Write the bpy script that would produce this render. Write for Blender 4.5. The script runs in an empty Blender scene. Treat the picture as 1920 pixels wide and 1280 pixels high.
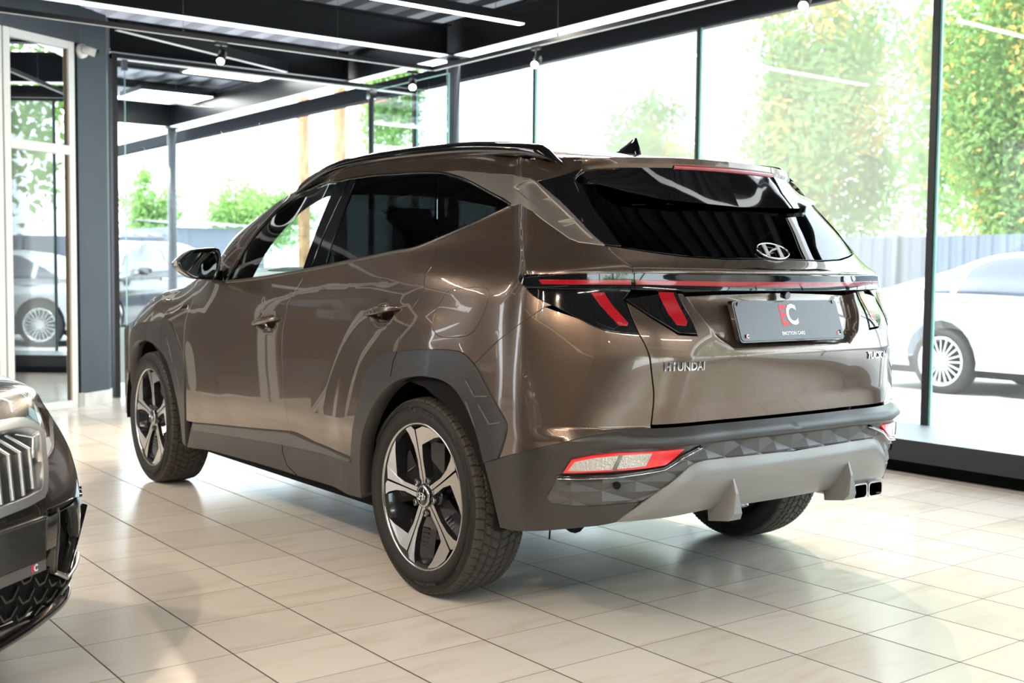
import bpy, bmesh, math, random
import numpy as np
from mathutils import Vector, Matrix
from mathutils.geometry import delaunay_2d_cdt
random.seed(7); np.random.seed(7)
SC = bpy.context.scene
COL = SC.collection
R = math.radians

# ---------------------------------------------------------------- camera (world = showroom, x along the window wall, y to the storefront, z up)
CF = 2163.64                                    # focal length in pixels of a 1920 px wide frame
CC = np.array([-3.42646, 3.11622, 1.15578])
_y, _p, _r = -0.652486, -0.060213, 0.0101875
CFO = np.array([math.cos(_y)*math.cos(_p), math.sin(_y)*math.cos(_p), math.sin(_p)])
_ri = np.array([math.sin(_y), -math.cos(_y), 0.0]); _up = np.cross(_ri, CFO)
CRI = math.cos(_r)*_ri + math.sin(_r)*_up
CUP = -math.sin(_r)*_ri + math.cos(_r)*_up
cam = bpy.data.objects.new('camera', bpy.data.cameras.new('camera')); COL.objects.link(cam)
cam.data.sensor_width = 36.0; cam.data.lens = CF/1920*36.0
cam.data.clip_start = 0.05; cam.data.clip_end = 400
M = Matrix.Identity(4)
for i in range(3):
    M[i][0] = CRI[i]; M[i][1] = CUP[i]; M[i][2] = -CFO[i]; M[i][3] = CC[i]
cam.matrix_world = M
cam.data.dof.use_dof = True; cam.data.dof.focus_distance = 4.0; cam.data.dof.aperture_fstop = 3.6
SC.camera = cam

# ---------------------------------------------------------------- exposure and colour
SC.view_settings.view_transform = 'Standard'; SC.view_settings.look = 'None'
SC.view_settings.gamma = 1.0; SC.view_settings.use_curve_mapping = False
SC.view_settings.exposure = 0.95

# ---------------------------------------------------------------- sky and sun
W = bpy.data.worlds.new('world'); SC.world = W; W.use_nodes = True
nt = W.node_tree; nt.nodes.clear()
wo = nt.nodes.new('ShaderNodeOutputWorld'); bg = nt.nodes.new('ShaderNodeBackground')
bg.inputs[0].default_value = (0.80, 0.91, 1.0, 1); bg.inputs[1].default_value = 3.6
nt.links.new(bg.outputs[0], wo.inputs[0])
sun = bpy.data.objects.new('sun', bpy.data.lights.new('sun', 'SUN')); COL.objects.link(sun)
sun.data.energy = 4.0; sun.data.angle = R(1.0); sun.data.color = (1.0, 0.95, 0.86)
sun.rotation_euler = Vector((-.25,-.62,-.75)).to_track_quat('-Z','Y').to_euler()

# ---------------------------------------------------------------- helpers
def tag(o, label=None, cat=None, group=None, kind=None):
    if label: o['label'] = label
    if cat: o['category'] = cat
    if group: o['group'] = group
    if kind: o['kind'] = kind
    return o
def empty(name, loc=(0,0,0), rz=0, parent=None):
    o = bpy.data.objects.new(name, None); COL.objects.link(o)
    o.location = loc; o.rotation_euler = (0,0,rz); o.empty_display_size = 0.1
    if parent: o.parent = parent
    return o
MATS = {}
def mat(name, col=(0.5,0.5,0.5), rough=0.5, metal=0.0, coat=0.0, coat_rough=0.03, spec=0.5, trans=0.0, ior=1.45, emit=None, emit_s=0.0):
    if name in MATS: return MATS[name]
    m = bpy.data.materials.new(name); m.use_nodes = True
    b = m.node_tree.nodes['Principled BSDF']
    b.inputs['Base Color'].default_value = (*col, 1)
    b.inputs['Roughness'].default_value = rough; b.inputs['Metallic'].default_value = metal
    b.inputs['Coat Weight'].default_value = coat; b.inputs['Coat Roughness'].default_value = coat_rough
    b.inputs['Specular IOR Level'].default_value = spec
    b.inputs['Transmission Weight'].default_value = trans; b.inputs['IOR'].default_value = ior
    if emit: 
        b.inputs['Emission Color'].default_value = (*emit, 1); b.inputs['Emission Strength'].default_value = emit_s
    MATS[name] = m
    return m
def bsdf(m): return m.node_tree.nodes['Principled BSDF']
def noise_col(m, scale, c1, c2, detail=4, stretch=(1,1,1), lo=0.35, hi=0.65, bump=0.0, rough=None):
    nt = m.node_tree; N = nt.nodes; L = nt.links; b = bsdf(m)
    tc = N.new('ShaderNodeTexCoord'); mp = N.new('ShaderNodeMapping'); mp.inputs['Scale'].default_value = stretch
    n = N.new('ShaderNodeTexNoise'); n.inputs['Scale'].default_value = scale; n.inputs['Detail'].default_value = detail
    r = N.new('ShaderNodeValToRGB'); r.color_ramp.elements[0].position = lo; r.color_ramp.elements[1].position = hi
    r.color_ramp.elements[0].color = (*c1,1); r.color_ramp.elements[1].color = (*c2,1)
    L.new(tc.outputs['Object'], mp.inputs[0]); L.new(mp.outputs[0], n.inputs[0]); L.new(n.outputs[0], r.inputs[0]); L.new(r.outputs[0], b.inputs['Base Color'])
    if bump:
        bp = N.new('ShaderNodeBump'); bp.inputs['Strength'].default_value = bump; bp.inputs['Distance'].default_value = 0.01
        L.new(n.outputs[0], bp.inputs['Height']); L.new(bp.outputs[0], b.inputs['Normal'])
    return m
def thin_glass(name, tint=(1,1,1), refl=0.08, dirt_haze=0.0, k=1.0):
    """thin architectural glass: transparent with a fresnel reflection"""
    if name in MATS: return MATS[name]
    m = bpy.data.materials.new(name); m.use_nodes = True; nt = m.node_tree; nt.nodes.clear(); N = nt.nodes; L = nt.links
    o = N.new('ShaderNodeOutputMaterial'); t = N.new('ShaderNodeBsdfTransparent'); g = N.new('ShaderNodeBsdfGlossy')
    t.inputs[0].default_value = (*tint,1); g.inputs['Roughness'].default_value = 0.0
    lw = N.new('ShaderNodeFresnel'); lw.inputs[0].default_value = 1.5
    ml = N.new('ShaderNodeMath'); ml.operation = 'MULTIPLY_ADD'; ml.inputs[1].default_value = k; ml.inputs[2].default_value = refl
    cl = N.new('ShaderNodeClamp')
    mx = N.new('ShaderNodeMixShader')
    L.new(lw.outputs[0], ml.inputs[0]); L.new(ml.outputs[0], cl.inputs[0]); L.new(cl.outputs[0], mx.inputs[0]); L.new(t.outputs[0], mx.inputs[1]); L.new(g.outputs[0], mx.inputs[2])
    out = mx
    if dirt_haze:
        d = N.new('ShaderNodeBsdfDiffuse'); d.inputs[0].default_value = (0.85,0.92,0.93,1)
        m2 = N.new('ShaderNodeMixShader'); m2.inputs[0].default_value = dirt_haze
        L.new(mx.outputs[0], m2.inputs[1]); L.new(d.outputs[0], m2.inputs[2]); out = m2
    L.new(out.outputs[0], o.inputs[0])
    MATS[name] = m
    return m

class MB:
    """collects geometry of one mesh object; faces carry a material slot"""
    def __init__(s): s.v = []; s.f = []; s.m = []; s.sm = []
    def add(s, vs, fs, mi=0, smooth=False):
        n = len(s.v); s.v += [tuple(float(c) for c in p) for p in vs]
        for f in fs: s.f.append(tuple(i+n for i in f)); s.m.append(mi); s.sm.append(smooth)
        return s
    def box(s, a, b, mi=0, rot=None):
        (x0,y0,z0),(x1,y1,z1) = a,b
        vs = [(x0,y0,z0),(x1,y0,z0),(x1,y1,z0),(x0,y1,z0),(x0,y0,z1),(x1,y0,z1),(x1,y1,z1),(x0,y1,z1)]
        return s.add(vs, [(0,3,2,1),(4,5,6,7),(0,1,5,4),(1,2,6,5),(2,3,7,6),(3,0,4,7)], mi)
    def bar(s, p, q, w, h, mi=0, up=(0,0,1)):
        """box beam from p to q, w wide, h high, centred on the line"""
        p, q = Vector(p), Vector(q); d = (q-p).normalized(); sd = d.cross(Vector(up)).normalized(); u = sd.cross(d)
        vs = []
        for e in (p, q):
            for a, b in ((-1,-1),(1,-1),(1,1),(-1,1)): vs.append(e + sd*a*w/2 + u*b*h/2)
        return s.add(vs, [(0,1,2,3),(7,6,5,4),(0,4,5,1),(1,5,6,2),(2,6,7,3),(3,7,4,0)], mi)
    def tube(s, pts, r, n=10, mi=0, caps=True, radii=None):
        pts = [Vector(p) for p in pts]; vs = []; fs = []
        d0 = (pts[1]-pts[0]).normalized(); ref = Vector((0,0,1)) if abs(d0.z) < .9 else Vector((1,0,0))
        a = d0.cross(ref).normalized()
        for i, p in enumerate(pts):
            d = (pts[min(i+1,len(pts)-1)]-pts[max(i-1,0)]).normalized()
            a = (a - d*a.dot(d)).normalized(); b = d.cross(a)
            rr = radii[i] if radii else r
            for k in range(n):
                t = 2*math.pi*k/n; vs.append(p + a*math.cos(t)*rr + b*math.sin(t)*rr)
        for i in range(len(pts)-1):
            for k in range(n): fs.append((i*n+k, i*n+(k+1)%n, (i+1)*n+(k+1)%n, (i+1)*n+k))
        s.add(vs, fs, mi, True)
        if caps:
            m = len(s.v)-len(vs); s.f.append(tuple(m+k for k in range(n))[::-1]); s.m.append(mi); s.sm.append(False)
            s.f.append(tuple(m+(len(pts)-1)*n+k for k in range(n))); s.m.append(mi); s.sm.append(False)
        return s
    def lathe(s, prof, n=48, mi=0, axis='y', c=(0,0,0), closed=False, a0=0, a1=2*math.pi, smooth=True):
        """prof: list of (axial, radius)"""
        full = abs(a1-a0-2*math.pi) < 1e-6; k = n if full else n+1; vs = []; fs = []
        for (ax, r) in prof:
            for i in range(k):
                t = a0+(a1-a0)*i/n; u, w = r*math.cos(t), r*math.sin(t)
                vs.append({'y': (c[0]+u, c[1]+ax, c[2]+w), 'z': (c[0]+u, c[1]+w, c[2]+ax), 'x': (c[0]+ax, c[1]+u, c[2]+w)}[axis])
        m = len(prof)
        for j in range(m if closed else m-1):
            for i in range(n if full else n):
                i2 = (i+1) % k if full else i+1; j2 = (j+1) % m
                fs.append((j*k+i, j*k+i2, j2*k+i2, j2*k+i))
        return s.add(vs, fs, mi, smooth)
    def prism(s, poly, z0, z1, mi=0, side=None, axis='z', smooth=False):
        """poly in plane, extruded along axis"""
        f = {'z': lambda a,b,c: (a,b,c), 'y': lambda a,b,c: (a,c,b), 'x': lambda a,b,c: (c,a,b)}[axis]
        n = len(poly); vs = [f(a,b,z0) for a,b in poly]+[f(a,b,z1) for a,b in poly]
        base = len(s.v); s.add(vs, [tuple(range(n))[::-1], tuple(range(n,2*n))], mi)
        s.add([], [], mi)
        for i in range(n):
            s.f.append((base+i, base+(i+1)%n, base+n+(i+1)%n, base+n+i)); s.m.append(mi if side is None else side); s.sm.append(smooth)
        return s
    def build(s, name, mats, parent=None, bevel=0, seg=2, recalc=True, auto=None):
        me = bpy.data.meshes.new(name); me.from_pydata(s.v, [], s.f)
        if not isinstance(mats, (list, tuple)): mats = [mats]
        for m in mats: me.materials.append(m)
        me.polygons.foreach_set('material_index', s.m); me.polygons.foreach_set('use_smooth', s.sm)
        if recalc:
            bm = bmesh.new(); bm.from_mesh(me); bmesh.ops.recalc_face_normals(bm, faces=bm.faces); bm.to_mesh(me); bm.free()
        me.update()
        o = bpy.data.objects.new(name, me); COL.objects.link(o)
        if parent: o.parent = parent
        if auto is not None:
            me.polygons.foreach_set('use_smooth', [True]*len(me.polygons)); me.set_sharp_from_angle(angle=R(auto))
        if bevel:
            b = o.modifiers.new('bevel', 'BEVEL'); b.width = bevel; b.segments = seg; b.limit_method = 'ANGLE'; b.angle_limit = R(40)
        return o
def obj_from(name, V, Fc, mats, parent=None, normals=None, mi=None, smooth=True):
    me = bpy.data.meshes.new(name); me.from_pydata([tuple(map(float,v)) for v in V], [], [tuple(int(i) for i in f) for f in Fc])
    if not isinstance(mats, (list, tuple)): mats = [mats]
    for m in mats: me.materials.append(m)
    me.polygons.foreach_set('use_smooth', [smooth]*len(me.polygons))
    if mi is not None: me.polygons.foreach_set('material_index', mi)
    if normals is not None: me.normals_split_custom_set_from_vertices([tuple(map(float,n)) for n in normals])
    me.update()
    o = bpy.data.objects.new(name, me); COL.objects.link(o)
    if parent: o.parent = parent
    return o
def copy_tree(o, parent=None):
    c = o.copy(); COL.objects.link(c); c.parent = parent
    for ch in [k for k in list(COL.objects) if k.parent == o]: copy_tree(ch, c)
    return c
def text_mesh(body, size=1.0, depth=0.0, bold=0.0, align='CENTER', spacing=1.0, shear=0.0):
    """vertices and faces of lettering lying in the xy plane"""
    cu = bpy.data.curves.new('t', 'FONT'); cu.body = body; cu.size = size; cu.extrude = depth; cu.offset = bold
    cu.align_x = align; cu.align_y = 'CENTER'; cu.space_character = spacing; cu.resolution_u = 3; cu.shear = shear
    o = bpy.data.objects.new('t', cu); COL.objects.link(o)
    dg = bpy.context.evaluated_depsgraph_get(); me = o.evaluated_get(dg).to_mesh()
    V = [tuple(v.co) for v in me.vertices]; Fc = [tuple(p.vertices) for p in me.polygons]
    bpy.data.objects.remove(o); bpy.data.curves.remove(cu)
    return V, Fc

# ray through a pixel of the 1920x1280 frame, and its meeting with an axis plane
def ray(u, v):
    d = CFO + CRI*(u-960)/CF - CUP*(v-640)/CF
    return d/np.linalg.norm(d)
def onp(u, v, ax, val):
    d = ray(u, v); return CC + d*((val-CC[ax])/d[ax])
def proj(P):
    d = np.atleast_2d(P)-CC; z = d@CFO
    return np.stack([960+CF*(d@CRI)/z, 640-CF*(d@CUP)/z], 1)
def Z(ox, oy, s, pts): return [(ox+a/s, oy+b/s) for a, b in pts]

# ---------------------------------------------------------------- spline nets for car bodies
def _h(t): 
    t2 = t*t; t3 = t2*t
    return 2*t3-3*t2+1, t3-2*t2+t, -2*t3+3*t2, t3-t2
class Net:
    """tensor surface through a grid of points; s runs along the columns, t along the rows"""
    def __init__(s, P, sharp, su, tv, sym_end=True):
        s.P = np.array(P, float); s.sh = np.array(sharp, float); s.su = np.array(su, float); s.tv = np.array(tv, float)
        s.R, s.C = s.P.shape[:2]; s.off = None; s.flip = 1; s.sym = sym_end
        s._grid = None
        # v tangents (left/right) for every node
        P_, t = s.P, s.tv
        d = (P_[1:]-P_[:-1])/(t[1:]-t[:-1])[:,None,None]
        ml = np.zeros_like(P_); mr = np.zeros_like(P_)
        for r in range(s.R):
            if r == 0: ml[r] = mr[r] = d[0]; continue
            if r == s.R-1: ml[r] = mr[r] = d[-1]; continue
            h0, h1 = t[r]-t[r-1], t[r+1]-t[r]
            m = (h1*d[r-1]+h0*d[r])/(h0+h1); k = s.sh[r][:,None]
            ml[r] = m*(1-k)+d[r-1]*k; mr[r] = m*(1-k)+d[r]*k
        s.ml, s.mr = ml, mr
    def col_eval(s, c, v):
        """c int array, v array -> points"""
        r = np.clip(np.searchsorted(s.tv, v, side='right')-1, 0, s.R-2)
        h = s.tv[r+1]-s.tv[r]; t = (v-s.tv[r])/h; a,b,c2,d = _h(t)
        return (a[:,None]*s.P[r,c]+(b*h)[:,None]*s.mr[r,c]+c2[:,None]*s.P[r+1,c]+(d*h)[:,None]*s.ml[r+1,c])
    def col_any(s, c, v):
        out = s.col_eval(np.clip(c, 0, s.C-1), v)
        if s.sym:
            over = c >= s.C
            if over.any():
                q = s.col_eval(np.where(over, 2*(s.C-1)-c, 0).clip(0, s.C-1), v); q[:,1] *= -1
                out[over] = q[over]
        return out
    def _s(s, c):
        c = np.asarray(c); su = s.su; n = s.C-1
        return np.where(c < 0, su[0]-(su[1]-su[0]), np.where(c > n, su[n]+(su[n]-su[(2*n-c).clip(0,n)]), su[c.clip(0,n)]))
    def base(s, u, v):
        u = np.atleast_1d(np.asarray(u, float)); v = np.atleast_1d(np.asarray(v, float))
        i = np.clip(np.searchsorted(s.su, u, side='right')-1, 0, s.C-2)
        q0, q1, q2, q3 = [s.col_any(i+k, v) for k in (-1,0,1,2)]
        s0, s1, s2, s3 = [s._s(i+k) for k in (-1,0,1,2)]
        first = i == 0
        h = s2-s1; d1 = (q2-q1)/h[:,None]; d0 = (q1-q0)/np.maximum(s1-s0,1e-6)[:,None]; d2 = (q3-q2)/np.maximum(s3-s2,1e-6)[:,None]
        d0[first] = d1[first]
        h0 = s1-s0; h2 = s3-s2
        m1 = (h[:,None]*d0+h0[:,None]*d1)/(h0+h)[:,None]; m2 = (h2[:,None]*d1+h[:,None]*d2)/(h2+h)[:,None]
        last = (i+2 >= s.C) & (not s.sym); m2[last] = d1[last]
        t = (u-s1)/h; a,b,c,d = _h(t)
        return a[:,None]*q1+(b*h)[:,None]*m1+c[:,None]*q2+(d*h)[:,None]*m2
    def pos(s, u, v):
        p = s.base(u, v)
        if s.off: p = s.off(p, np.atleast_1d(u), np.atleast_1d(v))
        return p
    def nrm(s, u, v, e=0.004):
        u = np.atleast_1d(np.asarray(u, float)); v = np.atleast_1d(np.asarray(v, float))
        du = s.pos(u+e, v)-s.pos(u-e, v); dv = s.pos(u, np.minimum(v+e, s.tv[-1]))-s.pos(u, np.maximum(v-e, s.tv[0]))
        n = np.cross(du, dv); l = np.linalg.norm(n, axis=1); 
        return s.flip*n/np.maximum(l,1e-9)[:,None]
    def grid(s):
        if s._grid is None:
            us = np.unique(np.concatenate([np.linspace(s.su[i], s.su[i+1], 9) for i in range(s.C-1)]))
            vs = np.unique(np.concatenate([np.linspace(s.tv[i], s.tv[i+1], 7) for i in range(s.R-1)]))
            U, V = np.meshgrid(us, vs); P = s.pos(U.ravel(), V.ravel()); q = proj(P); dep = (P-CC)@CFO
            s._grid = (U, V, q.reshape(U.shape+(2,)), dep.reshape(U.shape))
        return s._grid
    def pick(s, px, srange=None):
        """parameters (s,t) of the nearest visible point of the net under each pixel"""
        U, V, q, dep = s.grid(); out = []
        A = q[:-1,:-1]; B = q[:-1,1:]; Cc = q[1:,1:]; D = q[1:,:-1]
        tris = [((0,0),(0,1),(1,1)), ((0,0),(1,1),(1,0))]
        for p in px:
            best = None
            for tr in tris:
                def g(arr, k): return arr[k[0]:arr.shape[0]-1+k[0], k[1]:arr.shape[1]-1+k[1]]
                a, b, c = [g(q, k) for k in tr]
                den = (b[...,0]-a[...,0])*(c[...,1]-a[...,1])-(c[...,0]-a[...,0])*(b[...,1]-a[...,1])
                den = np.where(np.abs(den)<1e-9, 1e-9, den)
                wx, wy = p[0]-a[...,0], p[1]-a[...,1]
                l1 = (wx*(c[...,1]-a[...,1])-(c[...,0]-a[...,0])*wy)/den
                l2 = ((b[...,0]-a[...,0])*wy-wx*(b[...,1]-a[...,1]))/den
                # squared overshoot outside the triangle, so a miss falls on the nearest edge
                o = np.maximum(-l1,0)+np.maximum(-l2,0)+np.maximum(l1+l2-1,0)
                dz = g(dep, tr[0])
                ar = np.sqrt(np.abs(den))
                cost = np.where(o<=1e-6, dz*0.001, 10+o*ar)
                k = np.unravel_index(np.argmin(cost), cost.shape)
                if best is None or cost[k] < best[0]:
                    x1, x2 = np.clip(l1[k],0,1), np.clip(l2[k],0,1)
                    uu = [g(U, t)[k] for t in tr]; vv = [g(V, t)[k] for t in tr]
                    best = (cost[k], uu[0]+x1*(uu[1]-uu[0])+x2*(uu[2]-uu[0]), vv[0]+x1*(vv[1]-vv[0])+x2*(vv[2]-vv[0]))
            if best[0] > 30: print('pick miss', p, round(float(best[0]),1))
            out.append((float(best[1]), float(best[2])))
        return out

def subdiv_poly(pts, step, closed=True):
    out = []; n = len(pts)
    for i in range(n if closed else n-1):
        a = np.array(pts[i]); b = np.array(pts[(i+1)%n]); k = max(1, int(np.linalg.norm(b-a)/step))
        for j in range(k): out.append(tuple(a+(b-a)*j/k))
    if not closed: out.append(tuple(pts[-1]))
    return out
def smooth_poly(pts, n=4, closed=False):
    """Catmull-Rom through the points"""
    P = [np.array(p, float) for p in pts]; out = []; m = len(P)
    for i in range(m if closed else m-1):
        p0 = P[(i-1)%m] if closed or i > 0 else 2*P[0]-P[1]; p1 = P[i]; p2 = P[(i+1)%m]; p3 = P[(i+2)%m] if closed or i+2 < m else 2*P[-1]-P[-2]
        for k in range(n):
            t = k/n; out.append(tuple(0.5*((2*p1)+(-p0+p2)*t+(2*p0-5*p1+4*p2-p3)*t*t+(-p0+3*p1-3*p2+p3)*t**3)))
    if not closed: out.append(tuple(P[-1]))
    return out
def inset_poly(pts, d):
    if abs(d) < 1e-9: return pts
    P = np.array(pts); n = len(P)
    area = 0.5*np.sum(P[:,0]*np.roll(P[:,1],-1)-np.roll(P[:,0],-1)*P[:,1]); sg = 1 if area > 0 else -1
    out = []
    for i in range(n):
        a, b, c = P[i-1], P[i], P[(i+1)%n]; e1 = b-a; e2 = c-b
        l1, l2 = np.linalg.norm(e1)+1e-12, np.linalg.norm(e2)+1e-12
        n1 = np.array([-e1[1], e1[0]])/l1*sg; n2 = np.array([-e2[1], e2[0]])/l2*sg
        m = n1+n2; ml = np.linalg.norm(m)
        if ml < 0.3: m = n1; k = 1.0
        else: m = m/ml; k = 1/max(0.5, m@n1)
        out.append(tuple(b+m*d*k))
    return out
def inside(P, poly):
    x, y = P[:,0], P[:,1]; r = np.zeros(len(P), bool); n = len(poly); j = n-1
    for i in range(n):
        xi, yi = poly[i]; xj, yj = poly[j]
        if yi != yj:
            c = ((yi > y) != (yj > y)) & (x < (xj-xi)*(y-yi)/(yj-yi)+xi); r ^= c
        j = i
    return r
def dist_poly(P, poly):
    d = np.full(len(P), 1e9); n = len(poly)
    for i in range(n):
        a = np.array(poly[i]); b = np.array(poly[(i+1)%n]); e = b-a; t = np.clip(((P-a)@e)/(e@e+1e-12), 0, 1)
        d = np.minimum(d, np.linalg.norm(P-(a+t[:,None]*e), axis=1))
    return d
def tri_region(poly, step, holes=(), gap=0.0015, lines=()):
    """constrained triangulation of a polygon with interior grid points"""
    poly = subdiv_poly(inset_poly(poly, gap), step); holes = [subdiv_poly(inset_poly(h, -gap), step) for h in holes]
    A = np.array(poly); lo, hi = A.min(0), A.max(0)
    gx = np.arange(lo[0]+step/2, hi[0], step); gy = np.arange(lo[1]+step/2, hi[1], step)
    G = np.array([(x+(step/2 if j%2 else 0), y) for j, y in enumerate(gy) for x in gx]).reshape(-1,2)
    pts = [tuple(p) for p in poly]; loops = [list(range(len(poly)))]; edges = []
    if len(G):
        ok = inside(G, poly) & (dist_poly(G, poly) > step*0.45)
        for h in holes: ok &= ~inside(G, h) & (dist_poly(G, h) > step*0.45)
        for ln in lines:
            for i in range(len(ln)-1):
                a = np.array(ln[i]); b = np.array(ln[i+1]); e = b-a; t = np.clip(((G-a)@e)/(e@e+1e-12), 0, 1)
                ok &= np.linalg.norm(G-(a+t[:,None]*e), axis=1) > step*0.4
        G = G[ok]
    for h in holes:
        loops.append(list(range(len(pts), len(pts)+len(h)))); pts += [tuple(p) for p in h]
    for lp in loops:
        for i in range(len(lp)): edges.append((lp[i], lp[(i+1)%len(lp)]))
    for ln in lines:
        l2 = subdiv_poly(ln, step, False); b0 = len(pts); pts += [tuple(p) for p in l2]; edges += [(b0+i, b0+i+1) for i in range(len(l2)-1)]
    nb = len(pts); pts += [tuple(p) for p in G]
    r = delaunay_2d_cdt([Vector(p) for p in pts], edges, [], 0, 1e-6)
    V = np.array([tuple(v) for v in r[0]]); T = np.array([f for f in r[2] if len(f) == 3])
    cen = V[T].mean(1); ok = inside(cen, poly)
    for h in holes: ok &= ~inside(cen, h)
    T = T[ok]
    used = np.unique(T); mp_ = -np.ones(len(V), int); mp_[used] = np.arange(len(used)); V = V[used]; T = mp_[T]
    # boundary edges
    from collections import Counter
    cnt = Counter(); dirs = {}
    for t in T:
        for a, b in ((t[0],t[1]),(t[1],t[2]),(t[2],t[0])):
            cnt[(min(a,b),max(a,b))] += 1; dirs[(min(a,b),max(a,b))] = (a,b)
    be = [dirs[k] for k, c in cnt.items() if c == 1]
    if max(cnt.values()) > 2: print('nonmanifold', sum(1 for c in cnt.values() if c > 2))
    return V, T, be
def panel(name, net, poly, mats, parent, off=0.0, depth=0.012, gap=0.0015, step=0.022, holes=(), mirror=False, lines=(), side=1, both=False, fn=None, thick=False, disp=None):
    """one body panel: a region of the net, with its edges rolled inwards.
       side -1 mirrors it to the right side; both=True joins left and right halves at the centre"""
    pa = np.array(poly); lines = list(lines)
    for (t_, s0_) in getattr(net, 'creases', ()):
        if pa[:,1].min() < t_-.004 and pa[:,1].max() > t_+.004 and pa[:,0].max() > s0_: lines.append([(s0_, t_), ((net.su[-1]-gap) if both else net.su[-1], t_)])
    V, T, be = tri_region(poly, step, holes, gap, lines)
    # counter-clockwise in (s, t)
    ar = (V[T[:,1],0]-V[T[:,0],0])*(V[T[:,2],1]-V[T[:,0],1])-(V[T[:,2],0]-V[T[:,0],0])*(V[T[:,1],1]-V[T[:,0],1])
    T = np.where((ar*net.flip < 0)[:,None], T[:,::-1], T)
    if both:   # snap the centre line
        smax = net.su[-1]; V[:,0] = np.where(V[:,0] > smax-max(.004, gap*1.6), smax, V[:,0])
        be = [e for e in be if not (abs(V[e[0],0]-smax) < 1e-6 and abs(V[e[1],0]-smax) < 1e-6)]
    P = net.pos(V[:,0], V[:,1]); Nn = net.nrm(V[:,0], V[:,1])
    if disp is not None:
        def dp(a, b):
            p = net.pos(a, b); return p+net.nrm(a, b)*disp(p, np.stack([a, b], 1))[:,None]
        e = .003; a, b = V[:,0], V[:,1]
        P = dp(a, b); Nn = np.cross(dp(a+e, b)-dp(a-e, b), dp(a, b+e)-dp(a, b-e)); Nn /= np.maximum(np.linalg.norm(Nn, axis=1), 1e-9)[:,None]
    P = P+Nn*off
    if both: Nn[np.abs(V[:,0]-net.su[-1])<1e-6,1] = 0
    n = len(P); Vall = [P]; Nall = [Nn]; F = [tuple(t) for t in T]; mi = [0]*len(F)
    # rolled edge
    ids = sorted({i for e in be for i in e}); mp = {i: k for k, i in enumerate(ids)}
    e0 = P[ids]; nn = Nn[ids]
    outv = np.zeros_like(e0)
    for a, b in be:
        d = P[b]-P[a]; o = np.cross(d, Nn[a]); l = np.linalg.norm(o)
        if l > 1e-9: o /= l; outv[mp[a]] += o; outv[mp[b]] += o
    if both: outv[np.abs(V[ids,0]-net.su[-1]) < 1e-6, 1] = 0
    outv /= np.maximum(np.linalg.norm(outv, axis=1), 1e-9)[:,None]
    c = P[T].mean(1); # orientation check of outward direction
    tri_of = {}
    for t in T:
        for x, y in ((t[0],t[1]),(t[1],t[2]),(t[2],t[0])): tri_of[(x,y)] = tri_of[(y,x)] = t
    sgn = 0
    for a, b in be[:40]:
        t = tri_of[(a,b)]; m = P[t].mean(0); d = np.cross(P[b]-P[a], Nn[a]); sgn += 1 if (P[a]-m)@d > 0 else -1
    if sgn < 0: outv = -outv
    r1 = e0 - nn*0.0016+outv*0.0010; r2 = e0-nn*depth+outv*0.0008
    n1 = nn*0.5+outv; n1 /= np.linalg.norm(n1, axis=1)[:,None]
    Vall += [r1, r2]; Nall += [n1, outv]
    b1, b2 = n, n+len(ids)
    for a, b in be:
        i, j = mp[a], mp[b]
        F += [(b, a, b1+i, b1+j), (b1+j, b1+i, b2+i, b2+j)]; mi += [0, 0]
    Vall = np.concatenate(Vall); Nall = np.concatenate(Nall)
    # face winding to agree with normals
    F2 = []; nT = len(T)
    for k_, f in enumerate(F):
        if k_ < nT: F2.append(f); continue
        a, b, c_ = Vall[f[0]], Vall[f[1]], Vall[f[2]]
        g = np.cross(b-a, c_-a); F2.append(f if g@(Nall[f[2]]+Nall[f[0]]) >= 0 else f[::-1])
    if both:
        Vm = Vall*[1,-1,1]; Nm = Nall*[1,-1,1]; k = len(Vall)
        F2 = F2+[tuple(i+k for i in f[::-1]) for f in F2]; Vall = np.concatenate([Vall, Vm]); Nall = np.concatenate([Nall, Nm]); mi = mi*2
    if side < 0:
        Vall = Vall*[1,-1,1]; Nall = Nall*[1,-1,1]; F2 = [f[::-1] for f in F2]
    return obj_from(name, Vall, F2, mats, parent, Nall, mi)
def ribbon(name, net, path, w, h, mats, parent, side=1, off=0.0, closed=False, both=False):
    """raised moulding along a path on the net"""
    path = subdiv_poly(path, 0.02, closed); A = np.array(path)
    P = net.pos(A[:,0], A[:,1]); Nn = net.nrm(A[:,0], A[:,1]); n = len(P)
    T = np.array([P[(i+1)%n if closed else min(i+1,n-1)]-P[i-1 if (closed or i) else 0] for i in range(n)]); T /= np.linalg.norm(T, axis=1)[:,None]
    S = np.cross(T, Nn); V = []; F = []
    prof = [(-.5,-.6),(-.5,.4),(-.3,.85),(0,1),(.3,.85),(.5,.4),(.5,-.6)]
    for i in range(n):
        for a, b in prof: V.append(P[i]+S[i]*a*w+Nn[i]*(b*h+off))
    m = len(prof)
    for i in range(n if closed else n-1):
        for k in range(m-1): F.append((i*m+k, i*m+k+1, ((i+1)%n)*m+k+1, ((i+1)%n)*m+k))
    if not closed: F += [tuple(range(m))[::-1], tuple(range((n-1)*m, n*m))]
    V = np.array(V)
    if both:
        k = len(V); F = F+[tuple(i+k for i in f[::-1]) for f in F]; V = np.concatenate([V, V*[1,-1,1]])
    if side < 0: V = V*[1,-1,1]; F = [f[::-1] for f in F]
    mb = MB(); mb.add(V, F, 0, True); return mb.build(name, mats, parent)

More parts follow.
